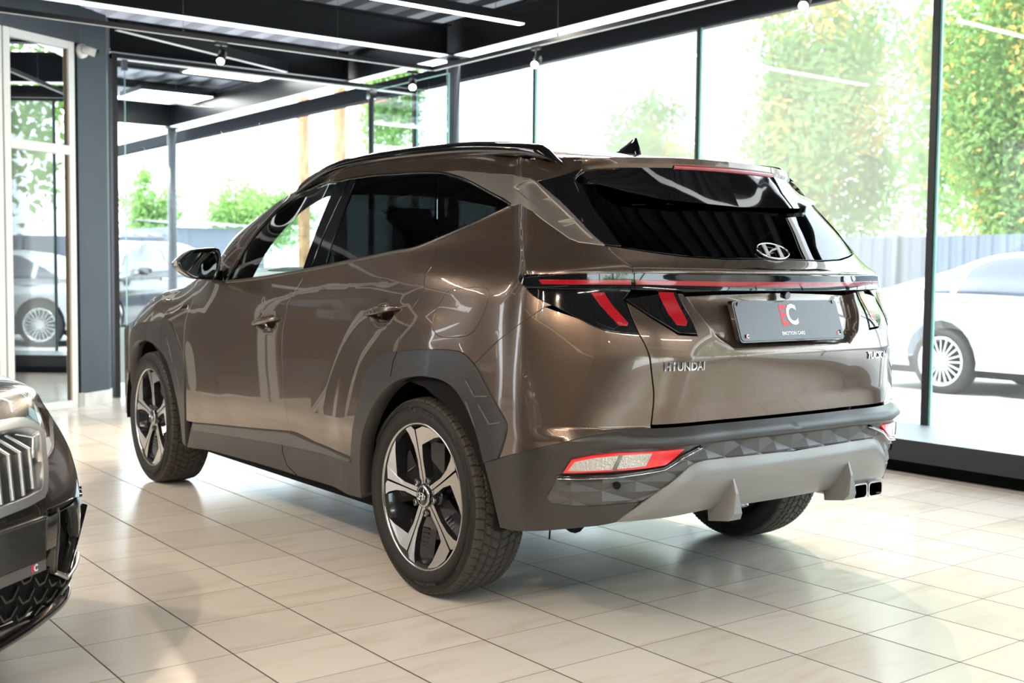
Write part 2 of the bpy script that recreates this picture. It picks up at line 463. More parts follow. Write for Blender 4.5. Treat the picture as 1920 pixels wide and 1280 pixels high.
# ---------------------------------------------------------------- materials of the vehicles
M_PAINT = mat('bronze_paint', (.150,.110,.085), .27, .72, coat=1.0, coat_rough=.015)
def flakes(m, scale=700, amt=.08):
    nt = m.node_tree; N = nt.nodes; L = nt.links; b = bsdf(m)
    tc = N.new('ShaderNodeTexCoord'); v = N.new('ShaderNodeTexVoronoi'); v.inputs['Scale'].default_value = scale
    mx = N.new('ShaderNodeMix'); mx.data_type = 'RGBA'; c = b.inputs['Base Color'].default_value
    mx.inputs[6].default_value = tuple(x*(1-amt) for x in c[:3])+(1,); mx.inputs[7].default_value = tuple(min(1,x*(1+amt*1.6)) for x in c[:3])+(1,)
    L.new(tc.outputs['Object'], v.inputs['Vector']); L.new(v.outputs['Distance'], mx.inputs[0]); L.new(mx.outputs[2], b.inputs['Base Color'])
flakes(M_PAINT, 700, .02)
M_SATIN = mat('satin_grey_trim', (.52,.48,.44), .32, .85)
M_BELT = mat('belt_trim', (.15,.135,.12), .3, .8)
M_PLAST = mat('dark_cladding', (.032,.030,.028), .36, spec=.75)
noise_col(M_PLAST, 260, (.026,.024,.023), (.038,.035,.033), bump=.05)
M_SKID = mat('silver_skid_paint', (.24,.232,.228), .42, .25, coat=.25, coat_rough=.25)
M_BLK = mat('gloss_black', (.006,.006,.007), .06, coat=1.0, coat_rough=.01)
M_MATT = mat('matt_black', (.008,.008,.008), .85, spec=.2)
M_CHR = mat('chrome', (.82,.82,.83), .07, 1.0)
M_RUB = mat('tyre_rubber', (.022,.021,.020), .62, spec=.35)
M_RUBW = mat('worn_tread_rubber', (.060,.055,.050), .75, spec=.3)
M_MACH = mat('machined_alloy', (.60,.59,.58), .22, 1.0)
M_DALLOY = mat('dark_alloy', (.045,.047,.052), .18, .6, coat=.8, coat_rough=.05)
M_DISC = mat('brake_steel', (.22,.21,.20), .4, 1.0)
M_RED = mat('red_lens', (.36,.008,.014), .12, coat=1.0, coat_rough=.02, emit=(.8,.02,.03), emit_s=.0)
M_REFL = mat('bright_red_reflector', (.80,.015,.02), .2, coat=1.0)
M_CLEAR = mat('clear_reflector', (.55,.52,.49), .15, .3, coat=1.0)
M_PRIV = thin_glass('privacy_glass', (.005,.0055,.0055), .01)
M_SIDE = thin_glass('side_glass', (.80,.90,.86), .05)
M_INT = mat('interior_black', (.015,.015,.016), .7)
M_INT2 = mat('interior_grey', (.05,.05,.055), .6)
def bumpy_lens(m, scale=140, st=.6):
    nt = m.node_tree; N = nt.nodes; L = nt.links; tc = N.new('ShaderNodeTexCoord'); v = N.new('ShaderNodeTexVoronoi'); v.inputs['Scale'].default_value = scale
    bp = N.new('ShaderNodeBump'); bp.inputs['Strength'].default_value = st; bp.inputs['Distance'].default_value = .004
    L.new(tc.outputs['Object'], v.inputs['Vector']); L.new(v.outputs['Distance'], bp.inputs['Height']); L.new(bp.outputs[0], bsdf(m).inputs['Normal'])
bumpy_lens(M_CLEAR); bumpy_lens(M_RED, 300, .12)


# ================================================================ the showroom
M_TILE = mat('floor_tiles', (.6,.55,.48), .22, spec=.5)
def tile_nodes(m):
    nt = m.node_tree; N = nt.nodes; L = nt.links; b = bsdf(m)
    tc = N.new('ShaderNodeTexCoord'); mp = N.new('ShaderNodeMapping'); mp.vector_type = 'POINT'
    T = .3333
    # tile joints run along x and y; origin of the grid measured on the floor
    sx, sy = .3333, .3463
    sep = N.new('ShaderNodeSeparateXYZ'); L.new(tc.outputs['Object'], sep.inputs[0])
    def axis(out, off, size):
        a = N.new('ShaderNodeMath'); a.operation = 'SUBTRACT'; a.inputs[1].default_value = off; L.new(out, a.inputs[0])
        d = N.new('ShaderNodeMath'); d.operation = 'DIVIDE'; d.inputs[1].default_value = size; L.new(a.outputs[0], d.inputs[0])
        fl = N.new('ShaderNodeMath'); fl.operation = 'FLOOR'; L.new(d.outputs[0], fl.inputs[0])
        fr = N.new('ShaderNodeMath'); fr.operation = 'PINGPONG'; fr.inputs[1].default_value = .5; L.new(d.outputs[0], fr.inputs[0])
        return fl, fr
    fx, px = axis(sep.outputs[0], -.212, sx); fy, py = axis(sep.outputs[1], .666, sy)
    wd = N.new('ShaderNodeMath'); wd.operation = 'MULTIPLY'; wd.inputs[1].default_value = 1.9; L.new(px.outputs[0], wd.inputs[0])
    mn = N.new('ShaderNodeMath'); mn.operation = 'MINIMUM'; L.new(wd.outputs[0], mn.inputs[0]); L.new(py.outputs[0], mn.inputs[1])
    grout = N.new('ShaderNodeMapRange'); grout.inputs[1].default_value = .006; grout.inputs[2].default_value = .011; L.new(mn.outputs[0], grout.inputs[0])
    cmb = N.new('ShaderNodeCombineXYZ'); L.new(fx.outputs[0], cmb.inputs[0]); L.new(fy.outputs[0], cmb.inputs[1])
    wn = N.new('ShaderNodeTexWhiteNoise'); wn.noise_dimensions = '3D'; L.new(cmb.outputs[0], wn.inputs[0])
    # streaks across the tiles
    mp.inputs['Scale'].default_value = (7, 1.6, 1); L.new(tc.outputs['Object'], mp.inputs[0])
    ad = N.new('ShaderNodeVectorMath'); ad.operation = 'ADD'; L.new(mp.outputs[0], ad.inputs[0])
    sc = N.new('ShaderNodeVectorMath'); sc.operation = 'SCALE'; sc.inputs['Scale'].default_value = 9; L.new(wn.outputs['Color'], sc.inputs[0]); L.new(sc.outputs[0], ad.inputs[1])
    n = N.new('ShaderNodeTexNoise'); n.inputs['Scale'].default_value = 1.6; n.inputs['Detail'].default_value = 5; n.inputs['Distortion'].default_value = .6; L.new(ad.outputs[0], n.inputs[0])
    cr = N.new('ShaderNodeValToRGB'); e = cr.color_ramp.elements; e[0].position = .28; e[0].color = (.66,.57,.49,1); e[1].position = .48; e[1].color = (.73,.68,.61,1)
    L.new(n.outputs[0], cr.inputs[0])
    hv = N.new('ShaderNodeHueSaturation'); mr = N.new('ShaderNodeMapRange'); mr.inputs[3].default_value = .93; mr.inputs[4].default_value = 1.05; L.new(wn.outputs['Value'], mr.inputs[0]); L.new(mr.outputs[0], hv.inputs['Value']); L.new(cr.outputs[0], hv.inputs['Color'])
    mx = N.new('ShaderNodeMix'); mx.data_type = 'RGBA'; mx.inputs[6].default_value = (.10,.065,.045,1); L.new(grout.outputs[0], mx.inputs[0]); L.new(hv.outputs[0], mx.inputs[7]); L.new(mx.outputs[2], b.inputs['Base Color'])
    rr = N.new('ShaderNodeMapRange'); rr.inputs[3].default_value = .75; rr.inputs[4].default_value = .20; L.new(grout.outputs[0], rr.inputs[0]); L.new(rr.outputs[0], b.inputs['Roughness'])
    bp = N.new('ShaderNodeBump'); bp.inputs['Strength'].default_value = .5; bp.inputs['Distance'].default_value = .001; L.new(grout.outputs[0], bp.inputs['Height']); L.new(bp.outputs[0], b.inputs['Normal'])
tile_nodes(M_TILE)
M_BEAM = mat('ceiling_black_paint', (.010,.011,.013), .35, spec=.4)
M_DECK = mat('roof_deck', (.030,.032,.038), .5, .3)
M_FLANGE = mat('white_painted_flange', (.80,.80,.80), .5)
M_FLANGE_GLOW = mat('glowing_flange_face', (.85,.85,.85), .4, emit=(.95,.97,1.0), emit_s=1.1)  # white beam underside with emission of its own
M_LED = mat('led_diffuser', (.9,.9,.9), .5, emit=(1.0,.97,.92), emit_s=9.0)
M_WALLG = mat('blue_grey_wall', (.062,.075,.092), .55); noise_col(M_WALLG, 3, (.058,.071,.088), (.066,.080,.098), bump=.02)
M_WHITE = mat('white_upvc', (.78,.79,.78), .35)
M_PLINTH = mat('white_plinth', (.72,.72,.70), .5); noise_col(M_PLINTH, 9, (.62,.60,.57), (.76,.75,.73))
M_GLASS = thin_glass('window_glass', (.93,.985,.97), .0, k=.38)
M_GLASSL = thin_glass('hazed_window_glass', (.93,.985,.97), .0, dirt_haze=.13, k=.38)  # diffuse veil mixed in to pale the view outside, like haze
M_GLASSD = thin_glass('dusty_window_glass', (.86,.93,.93), .0, dirt_haze=.40, k=.38)
M_MIRG = thin_glass('storefront_glass', (.40,.43,.43), .04, k=.6)
M_ALU = mat('perforated_aluminium', (.42,.44,.46), .45, .7)
def perforate(m):
    nt = m.node_tree; N = nt.nodes; L = nt.links; tc = N.new('ShaderNodeTexCoord'); v = N.new('ShaderNodeTexVoronoi'); v.inputs['Scale'].default_value = 60; v.inputs['Randomness'].default_value = 0
    r = N.new('ShaderNodeValToRGB'); r.color_ramp.elements[0].position = .25; r.color_ramp.elements[1].position = .35; r.color_ramp.elements[0].color = (.05,.06,.07,1); r.color_ramp.elements[1].color = (.45,.47,.50,1)
    L.new(tc.outputs['Object'], v.inputs['Vector']); L.new(v.outputs['Distance'], r.inputs[0]); L.new(r.outputs[0], bsdf(m).inputs['Base Color'])
perforate(M_ALU)
M_STEELG = mat('grey_steel', (.10,.11,.125), .4, .4)
M_COL = mat('column_paint', (.055,.062,.072), .35, spec=.5)
M_POSTB = mat('black_joint', (.012,.012,.013), .5)

def struct(name, mb, m, **k):
    o = mb.build(name, m, **k); o['kind'] = 'structure'; return o
struct('floor', MB().add([(-8,-3.6,0),(7.0,-3.6,0),(7.0,8,0),(-8,8,0)], [(0,1,2,3)]), M_TILE)
# ledge with the heating grille along the window wall
mb = MB(); mb.box((-8,-3.46,.185),(6.9,-2.73,.205), 0); mb.box((-8,-2.76,.085),(6.9,-2.728,.205), 1); mb.box((-8,-2.86,.0),(6.9,-2.84,.09), 2); mb.box((-8,-3.46,0),(6.9,-3.42,.19), 2)
struct('window_ledge', mb, [M_ALU, mat('ledge_front', (.020,.023,.028), .45), M_MATT])
struct('trim_1', MB().box((-8,-2.755,0),(6.9,-2.725,.014)), mat('floor_edge_trim', (.35,.34,.33), .4))
for x in (1.35,-.35,3.1): struct('ledge_bracket', MB().box((x,-2.84,0),(x+.035,-2.75,.09)), M_STEELG)
# window wall: panes, joints, head
XS = [-7.28,-5.25,-3.22,-1.20,.80,2.835,4.86,6.87]
for i in range(len(XS)-1):
    a, b = XS[i]+.012, XS[i+1]-.012
    n = 'window_%d' % (i+1)
    struct(n, MB().add([(a,-3.45,.205),(b,-3.45,.205),(b,-3.45,3.03),(a,-3.45,3.03)], [(0,1,2,3)]), M_GLASSD if XS[i] >= .79 and XS[i] < 4 else (M_GLASSL if XS[i] < .79 and XS[i] > -2 else M_GLASS), recalc=False)
for x, w in zip(XS, (.03,.03,.03,.03,.042,.022,.012,.05)):
    struct('window_joint', MB().box((x-w/2,-3.475,.205),(x+w/2,-3.425,3.03)), M_POSTB)
    struct('glass_edge', MB().box((x-w/2-.016,-3.458,.205),(x-w/2-.001,-3.442,3.03)), mat('green_glass_edge', (.30,.62,.58), .15))
struct('window_head', MB().box((-8,-3.52,3.03),(17,-3.40,3.19)), mat('fascia_matt_black', (.012,.013,.016), .8, spec=.1))
# steel frame
def beam(name, p, q, z0, z1, w=.16, flange=True):
    p = Vector((*p, (z0+z1)/2)); q = Vector((*q, (z0+z1)/2)); mb = MB()
    mb.bar(p, q, .02, z1-z0, 0)
    a, b = Vector((p.x,p.y,z0+.008)), Vector((q.x,q.y,z0+.008)); mb.bar(a, b, w, .016, 0)
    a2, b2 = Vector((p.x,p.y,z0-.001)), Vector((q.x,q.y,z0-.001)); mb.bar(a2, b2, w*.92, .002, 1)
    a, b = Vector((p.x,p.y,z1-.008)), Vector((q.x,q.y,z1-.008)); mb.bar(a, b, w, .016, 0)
    return struct(name, mb, [M_BEAM, M_FLANGE_GLOW if flange else M_BEAM])
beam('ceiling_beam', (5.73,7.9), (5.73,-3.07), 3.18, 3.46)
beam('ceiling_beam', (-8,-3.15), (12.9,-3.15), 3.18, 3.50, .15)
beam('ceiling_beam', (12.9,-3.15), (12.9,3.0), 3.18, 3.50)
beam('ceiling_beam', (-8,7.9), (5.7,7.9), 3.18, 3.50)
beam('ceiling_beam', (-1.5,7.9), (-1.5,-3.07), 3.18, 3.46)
beam('ceiling_beam', (7.67,-.2), (7.67,-3.1), 3.19, 3.50, .1, False)
mb = MB(); mb.bar((5.05,3.6,3.15), (7.05,-.33,3.15), .05, .10, 0); mb.bar((5.05,3.6,3.099), (7.05,-.33,3.099), .05, .003, 1); struct('storefront_beam', mb, [M_BEAM, M_FLANGE])
mb = MB(); mb.bar((6.20,-.12,3.15), (7.12,-2.10,3.15), .05, .09, 0); mb.bar((6.20,-.12,3.104), (7.12,-2.10,3.104), .05, .003, 1); struct('storefront_beam', mb, [M_BEAM, M_FLANGE])
# corrugated deck
def deck(name, x0, x1, y0, y1, z, m, pitch=.30, amp=.06):
    mb = MB(); V = []; ys = []; y = y0; 
    while y < y1:
        ys += [(y,z),(y+pitch*.45,z),(y+pitch*.55,z+amp),(y+pitch*.9,z+amp)]; y += pitch
    for yy, zz in ys: V += [(x0,yy,zz),(x1,yy,zz)]
    mb.add(V, [(2*i,2*i+1,2*i+3,2*i+2) for i in range(len(ys)-1)]); return struct(name, mb, m, recalc=False)
deck('ceiling', -8, 7.7, -3.5, 8, 3.66, M_DECK)
deck('canopy_deck', 7.7, 13.2, -3.5, 3.0, 3.60, mat('canopy_deck_grey', (.30,.30,.34), .5))
mb = MB(); 
for x in (8.9,10.2,11.6): mb.bar((x,-3.4,3.54),(x,3,3.54),.06,.10)
struct('canopy_purlins', mb, M_BEAM)
for x, y, n in ((5.73,-3.15,'column'),(12.9,-3.15,'column'),(-1.5,-3.15,'column')):
    mb = MB(); mb.tube([(x,y,.0 if x > 10 else .19),(x,y,3.18)], .064, 24)
    mb.box((x-.11,y-.11,3.165),(x+.11,y+.11,3.18)); struct(n, mb, M_COL)
# front wall at an angle: pillar, header, white door frame
WP = np.array([6.35,.17]); WD = np.array([-.454,.891]); WD /= np.linalg.norm(WD); WN = np.array([-WD[1],WD[0]])   # WN points into the room
if WN@(CC[:2]-WP) < 0: WN = -WN
def wp(t, d=0.0): p = WP+WD*t+WN*d; return (float(p[0]), float(p[1]))
def wbox(mb, t0, t1, z0, z1, d0, d1, mi=0):
    c = [wp(t0,d0),wp(t1,d0),wp(t1,d1),wp(t0,d1)]; V = [(*p,z0) for p in c]+[(*p,z1) for p in c]
    return mb.add(V, [(0,3,2,1),(4,5,6,7),(0,1,5,4),(1,2,6,5),(2,3,7,6),(3,0,4,7)], mi)
mb = MB()
# pillar as a closed footprint
fp = [wp(-.005,0),(6.61,-.165),(6.90,-.29),(7.2,-.2),(6.75,.45)]
mb.prism(fp, 0.0, 3.30); struct('wall_front', mb, M_WALLG)
fp2 = [wp(.012,.014),(6.604,-.176),(6.72,-.226),(6.72,-.10),(6.5,.2)]
struct('baseboard_front', MB().prism(fp2, 0, .105), M_PLINTH)
struct('trim_2', wbox(MB(), -.03, .03, .0, .115, .0, .03), mat('plinth_end_cap', (.45,.44,.42), .6))
mb = MB(); wbox(mb, -.03, 6.0, 2.985, 3.70, -.12, .02); struct('wall_left', mb, M_WALLG)
mb = MB(); wbox(mb, -.008, .030, .0, 2.985, -.08, .012); struct('wall_gap', mb, M_MATT)
def frame_mb(t0, t1, z0, z1, w, d0=-.05, d1=.02):
    mb = MB(); wbox(mb, t0, t0+w, z0, z1, d0, d1); wbox(mb, t1-w, t1, z0, z1, d0, d1); wbox(mb, t0+w, t1-w, z1-w, z1, d0, d1); wbox(mb, t0+w, t1-w, z0, z0+w, d0, d1); return mb
SF = empty('glass_storefront', (*wp(.03),0)); SF.location = (0,0,0); SF['kind'] = 'structure'; SF.name = 'window_8'
for k, t0 in enumerate((.028, .028+.715, .028+1.43, .028+2.145, .028+2.86)):
    f = frame_mb(t0, t0+.70, .0, 2.985, .062).build('window_frame', M_WHITE, SF, bevel=.004)
    wbox(MB(), t0+.062, t0+.638, 2.070, 2.145, -.045, .02).build('transom', M_WHITE, SF, bevel=.003)
    g = MB(); a = [wp(t0+.06,-.012), wp(t0+.64,-.012)]
    for z0, z1 in ((.06,2.07),(2.145,2.925)): g.add([(*a[0],z0),(*a[1],z0),(*a[1],z1),(*a[0],z1)], [(0,1,2,3)])
    g.build('window_pane', M_MIRG, SF, recalc=False)
    b = MB(); wbox(b, t0+.062, t0+.075, .06, 2.925, -.03, .0); b.build('pane_seal', mat('brown_seal', (.16,.12,.07), .5), SF)
# dark office behind the storefront, with a radiator
mb = MB(); wbox(mb, -.3, 6.0, 0, 3.3, -3.0, -2.95); wbox(mb, -.35, -.3, 0, 3.3, -3.0, -.3); wbox(mb, -.3, 6, 3.3, 3.32, -3.0, -.1); struct('wall_office', mb, mat('office_wall', (.05,.06,.07), .7))
mb = MB(); wbox(mb, -.3, 6.0, .004, .006, -3.0, -.10); struct('floor_office', mb, mat('office_floor', (.16,.155,.15), .3))
rd = MB(); wbox(rd, .50, .95, .16, .47, -.22, -.16); o = rd.build('radiator', M_WHITE, bevel=.01); tag(o, 'white flat panel radiator behind the storefront glass at the left edge', 'radiator')
gr = MB()
for k in range(5): wbox(gr, .53+k*.08, .545+k*.08, .20, .43, -.16, -.152)
gr.build('radiator_grille', M_PLINTH, o)
# glass facade ahead, with its post and rail, and the glass wing of the entrance
for i, (y0, y1) in enumerate(((-.30,-.42),(-.42,-2.93),(-2.95,-3.44))):
    struct('window_%d' % (9+i), MB().add([(6.9,y0,.0),(6.9,y1,.0),(6.9,y1,3.0),(6.9,y0,3.0)], [(0,1,2,3)]), M_GLASS, recalc=False)
struct('facade_rail', MB().box((6.87,-3.45,3.0),(6.93,-.30,3.04)).box((6.868,-3.45,2.992),(6.932,-.30,3.0), 1), [M_BEAM, M_FLANGE])
struct('facade_post', MB().box((6.86,-.345,0),(6.94,-.30,3.04)), M_POSTB)
struct('glass_edge', MB().box((6.893,-.425,0),(6.907,-.418,3.0)), mat('green_glass_edge', (.30,.62,.58), .15))
struct('facade_post', MB().tube([(6.9,-2.94,0),(6.9,-2.94,3.0)], .03, 16), M_COL)
struct('window_12', MB().add([(5.50,-2.94,0),(6.87,-2.94,0),(6.87,-2.94,2.98),(5.50,-2.94,2.98)], [(0,1,2,3)]), M_GLASS, recalc=False)
struct('glass_edge', MB().box((5.494,-2.945,0),(5.502,-2.935,2.98)).box((5.5,-2.944,2.975),(6.87,-2.936,2.983)), mat('green_glass_edge', (.30,.62,.58), .15))
mb = MB(); mb.box((6.86,-2.98,2.90),(6.93,-2.90,2.99)); struct('glass_clamp', mb, M_CHR); mb = MB(); mb.box((6.87,-.44,2.90),(6.93,-.40,3.0)); struct('glass_clamp', mb, M_STEELG)
struct('low_panel', MB().box((6.98,-.62,.12),(7.0,-.30,.62)), mat('white_panel', (.75,.78,.80), .5))
# room behind the camera
struct('wall_back', MB().box((-8.1,-3.5,0),(-8,-1.2,3.7)).box((-8.1,3.6,0),(-8,8,3.7)).box((-8.1,-1.2,2.6),(-8,3.6,3.7)).box((-8.1,-1.2,0),(-8,3.6,.5)), M_WALLG)
for k in range(3): struct('window_%d' % (13+k), MB().add([(-8.05,-1.2+k*1.6,.5),(-8.05,.37+k*1.6,.5),(-8.05,.37+k*1.6,2.6),(-8.05,-1.2+k*1.6,2.6)], [(0,1,2,3)]), M_GLASS, recalc=False)
mb = MB()
for k in (1,2): mb.box((-8.08,-1.25+k*1.6,.5),(-8.0,-1.18+k*1.6,2.6))
struct('window_joint', mb, M_POSTB)
struct('wall_side', MB().box((-8,8,0),(3.6,8.1,3.7)).box((3.55,5.4,0),(3.65,8.1,3.7)), mat('dark_side_wall', (.014,.015,.018), .5))

# ---------------------------------------------------------------- lamps
def linear_lamp(x, y0, y1, z=3.1, w=.075, label='', along='y', power=1):
    t = empty('linear_lamp', (x,(y0+y1)/2,z)); tag(t, label, 'ceiling lamp', 'linear pendant lamps')
    l = bpy.data.lights.new('lamp', 'AREA'); l.shape = 'RECTANGLE'; l.size = w; l.size_y = y1-y0; l.energy = 32*power; l.color = (1.0,.90,.78)
    lo = bpy.data.objects.new('lamp_light', l); COL.objects.link(lo); lo.parent = t; lo.location = (0,0,-.006)
    if along == 'x': lo.rotation_euler = (0,0,R(90))
    def B(a, b, m, name, **k):
        mb = MB(); a = list(a); b = list(b)
        if along == 'x': a[0],a[1] = a[1],a[0]; b[0],b[1] = b[1],b[0]
        mb.box(a, b); return mb.build(name, m, t, **k)
    h = (y1-y0)/2
    B((-w/2,-h,.004),(w/2,h,.075), M_BEAM, 'lamp_body'); B((-w/2+.006,-h+.006,-.002),(w/2-.006,h-.006,.004), M_LED, 'lamp_diffuser')
    for s in (-.8,.8):
        B((-.0015,h*s-.0015,.075),(.0015,h*s+.0015,3.66-z), M_STEELG, 'hanging_wire')
    return t
linear_lamp(3.87,-2.53,.10, label='long black pendant light hanging over the roof of the bronze SUV')
LL = [(1.6,-2.4,.1,'linear ceiling lamp above the rear window of the bronze SUV'),(-5.2,-2.4,.1,'linear ceiling lamp nearest the window wall behind the camera'),
      (3.2,2.6,5.2,'linear ceiling lamp over the left aisle beside the storefront'),(.6,2.9,5.5,'linear ceiling lamp over the dark car'),(-2.2,2.9,5.5,'linear ceiling lamp above and left of the camera'),(-4.8,1.0,3.6,'linear ceiling lamp at the rear of the hall')]
for x, a, b, l in LL: linear_lamp(x, a, b, label=l, power=.75 if a > 0 else 1.15)
# track with spotlights
TR = empty('lighting_track', (5.35,-2.67,2.95)); tag(TR, 'black suspended track rail turning a corner in front of the round column', 'track')
mb = MB(); mb.box((-.018,0,-.0),(.018,6.6,.035)); mb.box((-7.4,-.018,0),(.018,.018,.035)); mb.build('track_rail', M_BEAM, TR)
mb = MB(); mb.box((-.014,0.02,-.003),(.014,6.6,.0)); mb.box((-7.4,-.014,-.003),(-.02,.014,.0)); mb.build('track_slot', mat('track_underside', (.55,.55,.55), .4), TR)
for x, y in ((0,2.32),(0,.95+.02),(0,4.4),(-1.75,0),(-3.9,0),(-6,0)):
    MB().tube([(x,y,.035),(x,y,.71)], .0018, 6).tube([(x,y,.03),(x,y,.06)], .008, 8).build('hanging_wire', M_STEELG, TR)
M_BULB = mat('spot_bulb', (1,.9,.75), .3, emit=(1.0,.80,.55), emit_s=160)
def spotlight(x, y, z, aim, label, group=None, energy=160, along='x'):
    t = empty('spotlight', (x,y,z)); tag(t, label, 'spotlight', 'track spotlights')
    d = (Vector(aim)-Vector((x,y,z))).normalized()
    a = (-.05,-.016,.10) if along == 'x' else (-.016,-.05,.10); b = (.05,.016,.125) if along == 'x' else (.016,.05,.125)
    MB().box(a, b).build('track_adapter', M_BEAM, t, bevel=.002)
    MB().tube([(0,0,.10),(0,0,.02)], .006, 8).build('spot_stem', M_BEAM, t)
    mb = MB(); mb.tube([-d*.07, d*.035], .034, 20); mb.build('spot_housing', M_BEAM, t)
    mb = MB(); mb.tube([d*.034, d*.040], .028, 20); mb.build('spot_bulb', M_BULB, t)
    l = bpy.data.lights.new('spot', 'SPOT'); l.energy = energy; l.color = (1.0,.80,.58); l.spot_size = R(75); l.spot_blend = .6; l.shadow_soft_size = .03
    lo = bpy.data.objects.new('spot_light', l); COL.objects.link(lo); lo.parent = t; lo.location = d*.05; lo.rotation_euler = d.to_track_quat('-Z','Y').to_euler()
    return t
spotlight(5.35,-.66,2.82, (3.2,.9,0), 'lit track spotlight nearest the grey pillar', along='y')
spotlight(5.35,-2.45,2.80, (2.9,-1.0,.2), 'lit spotlight on the glass corner beside the round column', along='y')
spotlight(3.87,-2.67,2.82, (2.0,.2,.2), 'lit track spotlight above the roof of the SUV against the window', )
spotlight(1.22,-2.67,2.82, (-.2,.3,.3), 'lit track spotlight at the top edge over the right window')
TR2 = empty('lighting_track', (-2.0,3.9,2.95)); tag(TR2, 'added unseen black track rail over the aisle left of the camera', 'track')  # unseen track and spots, added for point highlights and a warmer floor
mb = MB(); mb.box((-4.5,-.018,0),(6.0,.018,.035)); mb.build('track_rail', M_BEAM, TR2)
for x in (-3,0,3,5.5): MB().tube([(x,0,.035),(x,0,.71)], .0018, 6).build('hanging_wire', M_STEELG, TR2)
for i, x in enumerate((-5.2,-3.0,-.9,1.3,3.4)):
    spotlight(x, 3.9, 2.82, (x+.6,1.6,.3), ['added unseen spotlight at the rear end of the aisle track','second added unseen spotlight from the rear of the aisle track','added unseen spotlight at the middle of the aisle track','added unseen aisle track spotlight over the dark car','added unseen spotlight at the storefront end of the aisle track'][i], energy=80)

# ---------------------------------------------------------------- body surface of the tan SUV
TV = np.array([0.24, 0.40, 0.565, 0.612, 0.636, 0.676, 0.747, 0.895, 1.00, 1.10, 1.176, 1.196, 1.228, 1.33, 1.45, 1.54, 1.60])
#            y of the side at mid door per row
_ZY = [(.24,.862),(.38,.888),(.47,.908),(.56,.915),(.75,.917),(.92,.910),(1.05,.891),(1.15,.862),(1.25,.822),(1.35,.778),(1.45,.730),(1.54,.682),(1.60,.640)]
def ymid(z):
    p = smooth_poly(_ZY, 12); return float(np.interp(z, [a for a,_ in p], [b for _,b in p]))
YM = np.array([ymid(z) for z in TV])
# rear: corner1 (x,y), corner2 (x,y), x at y=.6, x at y=.3, x at y=0
REAR = [
 [(-.57,.850),(-.67,.80),-.79,-.815,-.82],
 [(-.59,.882),(-.71,.82),-.85,-.875,-.88],
 [(-.60,.898),(-.725,.838),-.880,-.915,-.920],
 [(-.602,.900),(-.732,.836),-.880,-.904,-.910],
 [(-.605,.902),(-.748,.840),-.912,-.940,-.946],
 [(-.603,.901),(-.728,.830),-.856,-.885,-.892],
 [(-.603,.900),(-.732,.818),-.868,-.903,-.912],
 [(-.603,.892),(-.737,.788),-.876,-.925,-.935],
 [(-.590,.886),(-.715,.785),-.842,-.895,-.905],
 [(-.572,.870),(-.682,.785),-.775,-.852,-.876],
 [(-.560,.855),(-.675,.785),-.768,-.862,-.886],
 [(-.545,.840),(-.655,.765),-.748,-.836,-.858],
 [(-.515,.815),(-.628,.742),-.722,-.806,-.829],
 [(-.440,.765),(-.545,.695),-.640,-.713,-.732],
 [(-.370,.715),(-.460,.655),-.540,-.602,-.618],
 [(-.300,.672),(-.390,.622),-.480,-.532,-.543],
 [(-.245,.636),(-.325,.590),-.430,-.492,-.50]]
EY = [.6]*13+[.60,.57,.54,.50]      # y of the third rear column
SHARP = [0,0,0,.9,1,1,.8,.55,0,0,1,.6,.5,0,0,0,0]
SX = [3.2,2.95,2.68,2.42,2.14,1.9,1.6,1.3,1.05,.8,.6,.35,.1,-.12,-.32,-.45]
def crown(x): return np.interp(x, [1.8,2.1,2.4,2.7,2.95,3.2,3.45,3.6], [1.13,1.10,1.066,1.03,.975,.90,.80,.70])
def crown_y(x): return np.interp(x, [2.0,2.7,3.0,3.2,3.45], [.80,.80,.78,.74,.66])
def sstep(t): t = min(1, max(0, t)); return t*t*(3-2*t)
def side_y(x, r, z=None):
    z = TV[r]; y = YM[r]; lo = 1-sstep((z-1.05)/.25)
    y += .018*math.exp(-((x-0.02)/.45)**2)*(.6+.4*sstep((z-.35)/.2))*lo
    y += .016*math.exp(-((x-2.65)/.42)**2)*lo
    y += .012*math.exp(-((x+.1)/.4)**2)*sstep((z-.95)/.12)*lo
    y += np.interp(x, [-.45,-.1,.5,1.2,1.9], [-.02,.0,.006,0,-.025])*(1-lo)
    y -= np.interp(x, [-.45,-.32,-.12], [.017,.006,0])
    return y
def ztop(x, z):
    zt = np.interp(x, [-.5,-.3,-.1,.3,1.05,1.3,1.6,1.9,2.14], [1.55,1.55,1.585,1.612,1.610,1.572,1.492,1.35,1.25])
    return z if z < 1.1 else 1.1+(z-1.1)*(zt-1.1)/.5
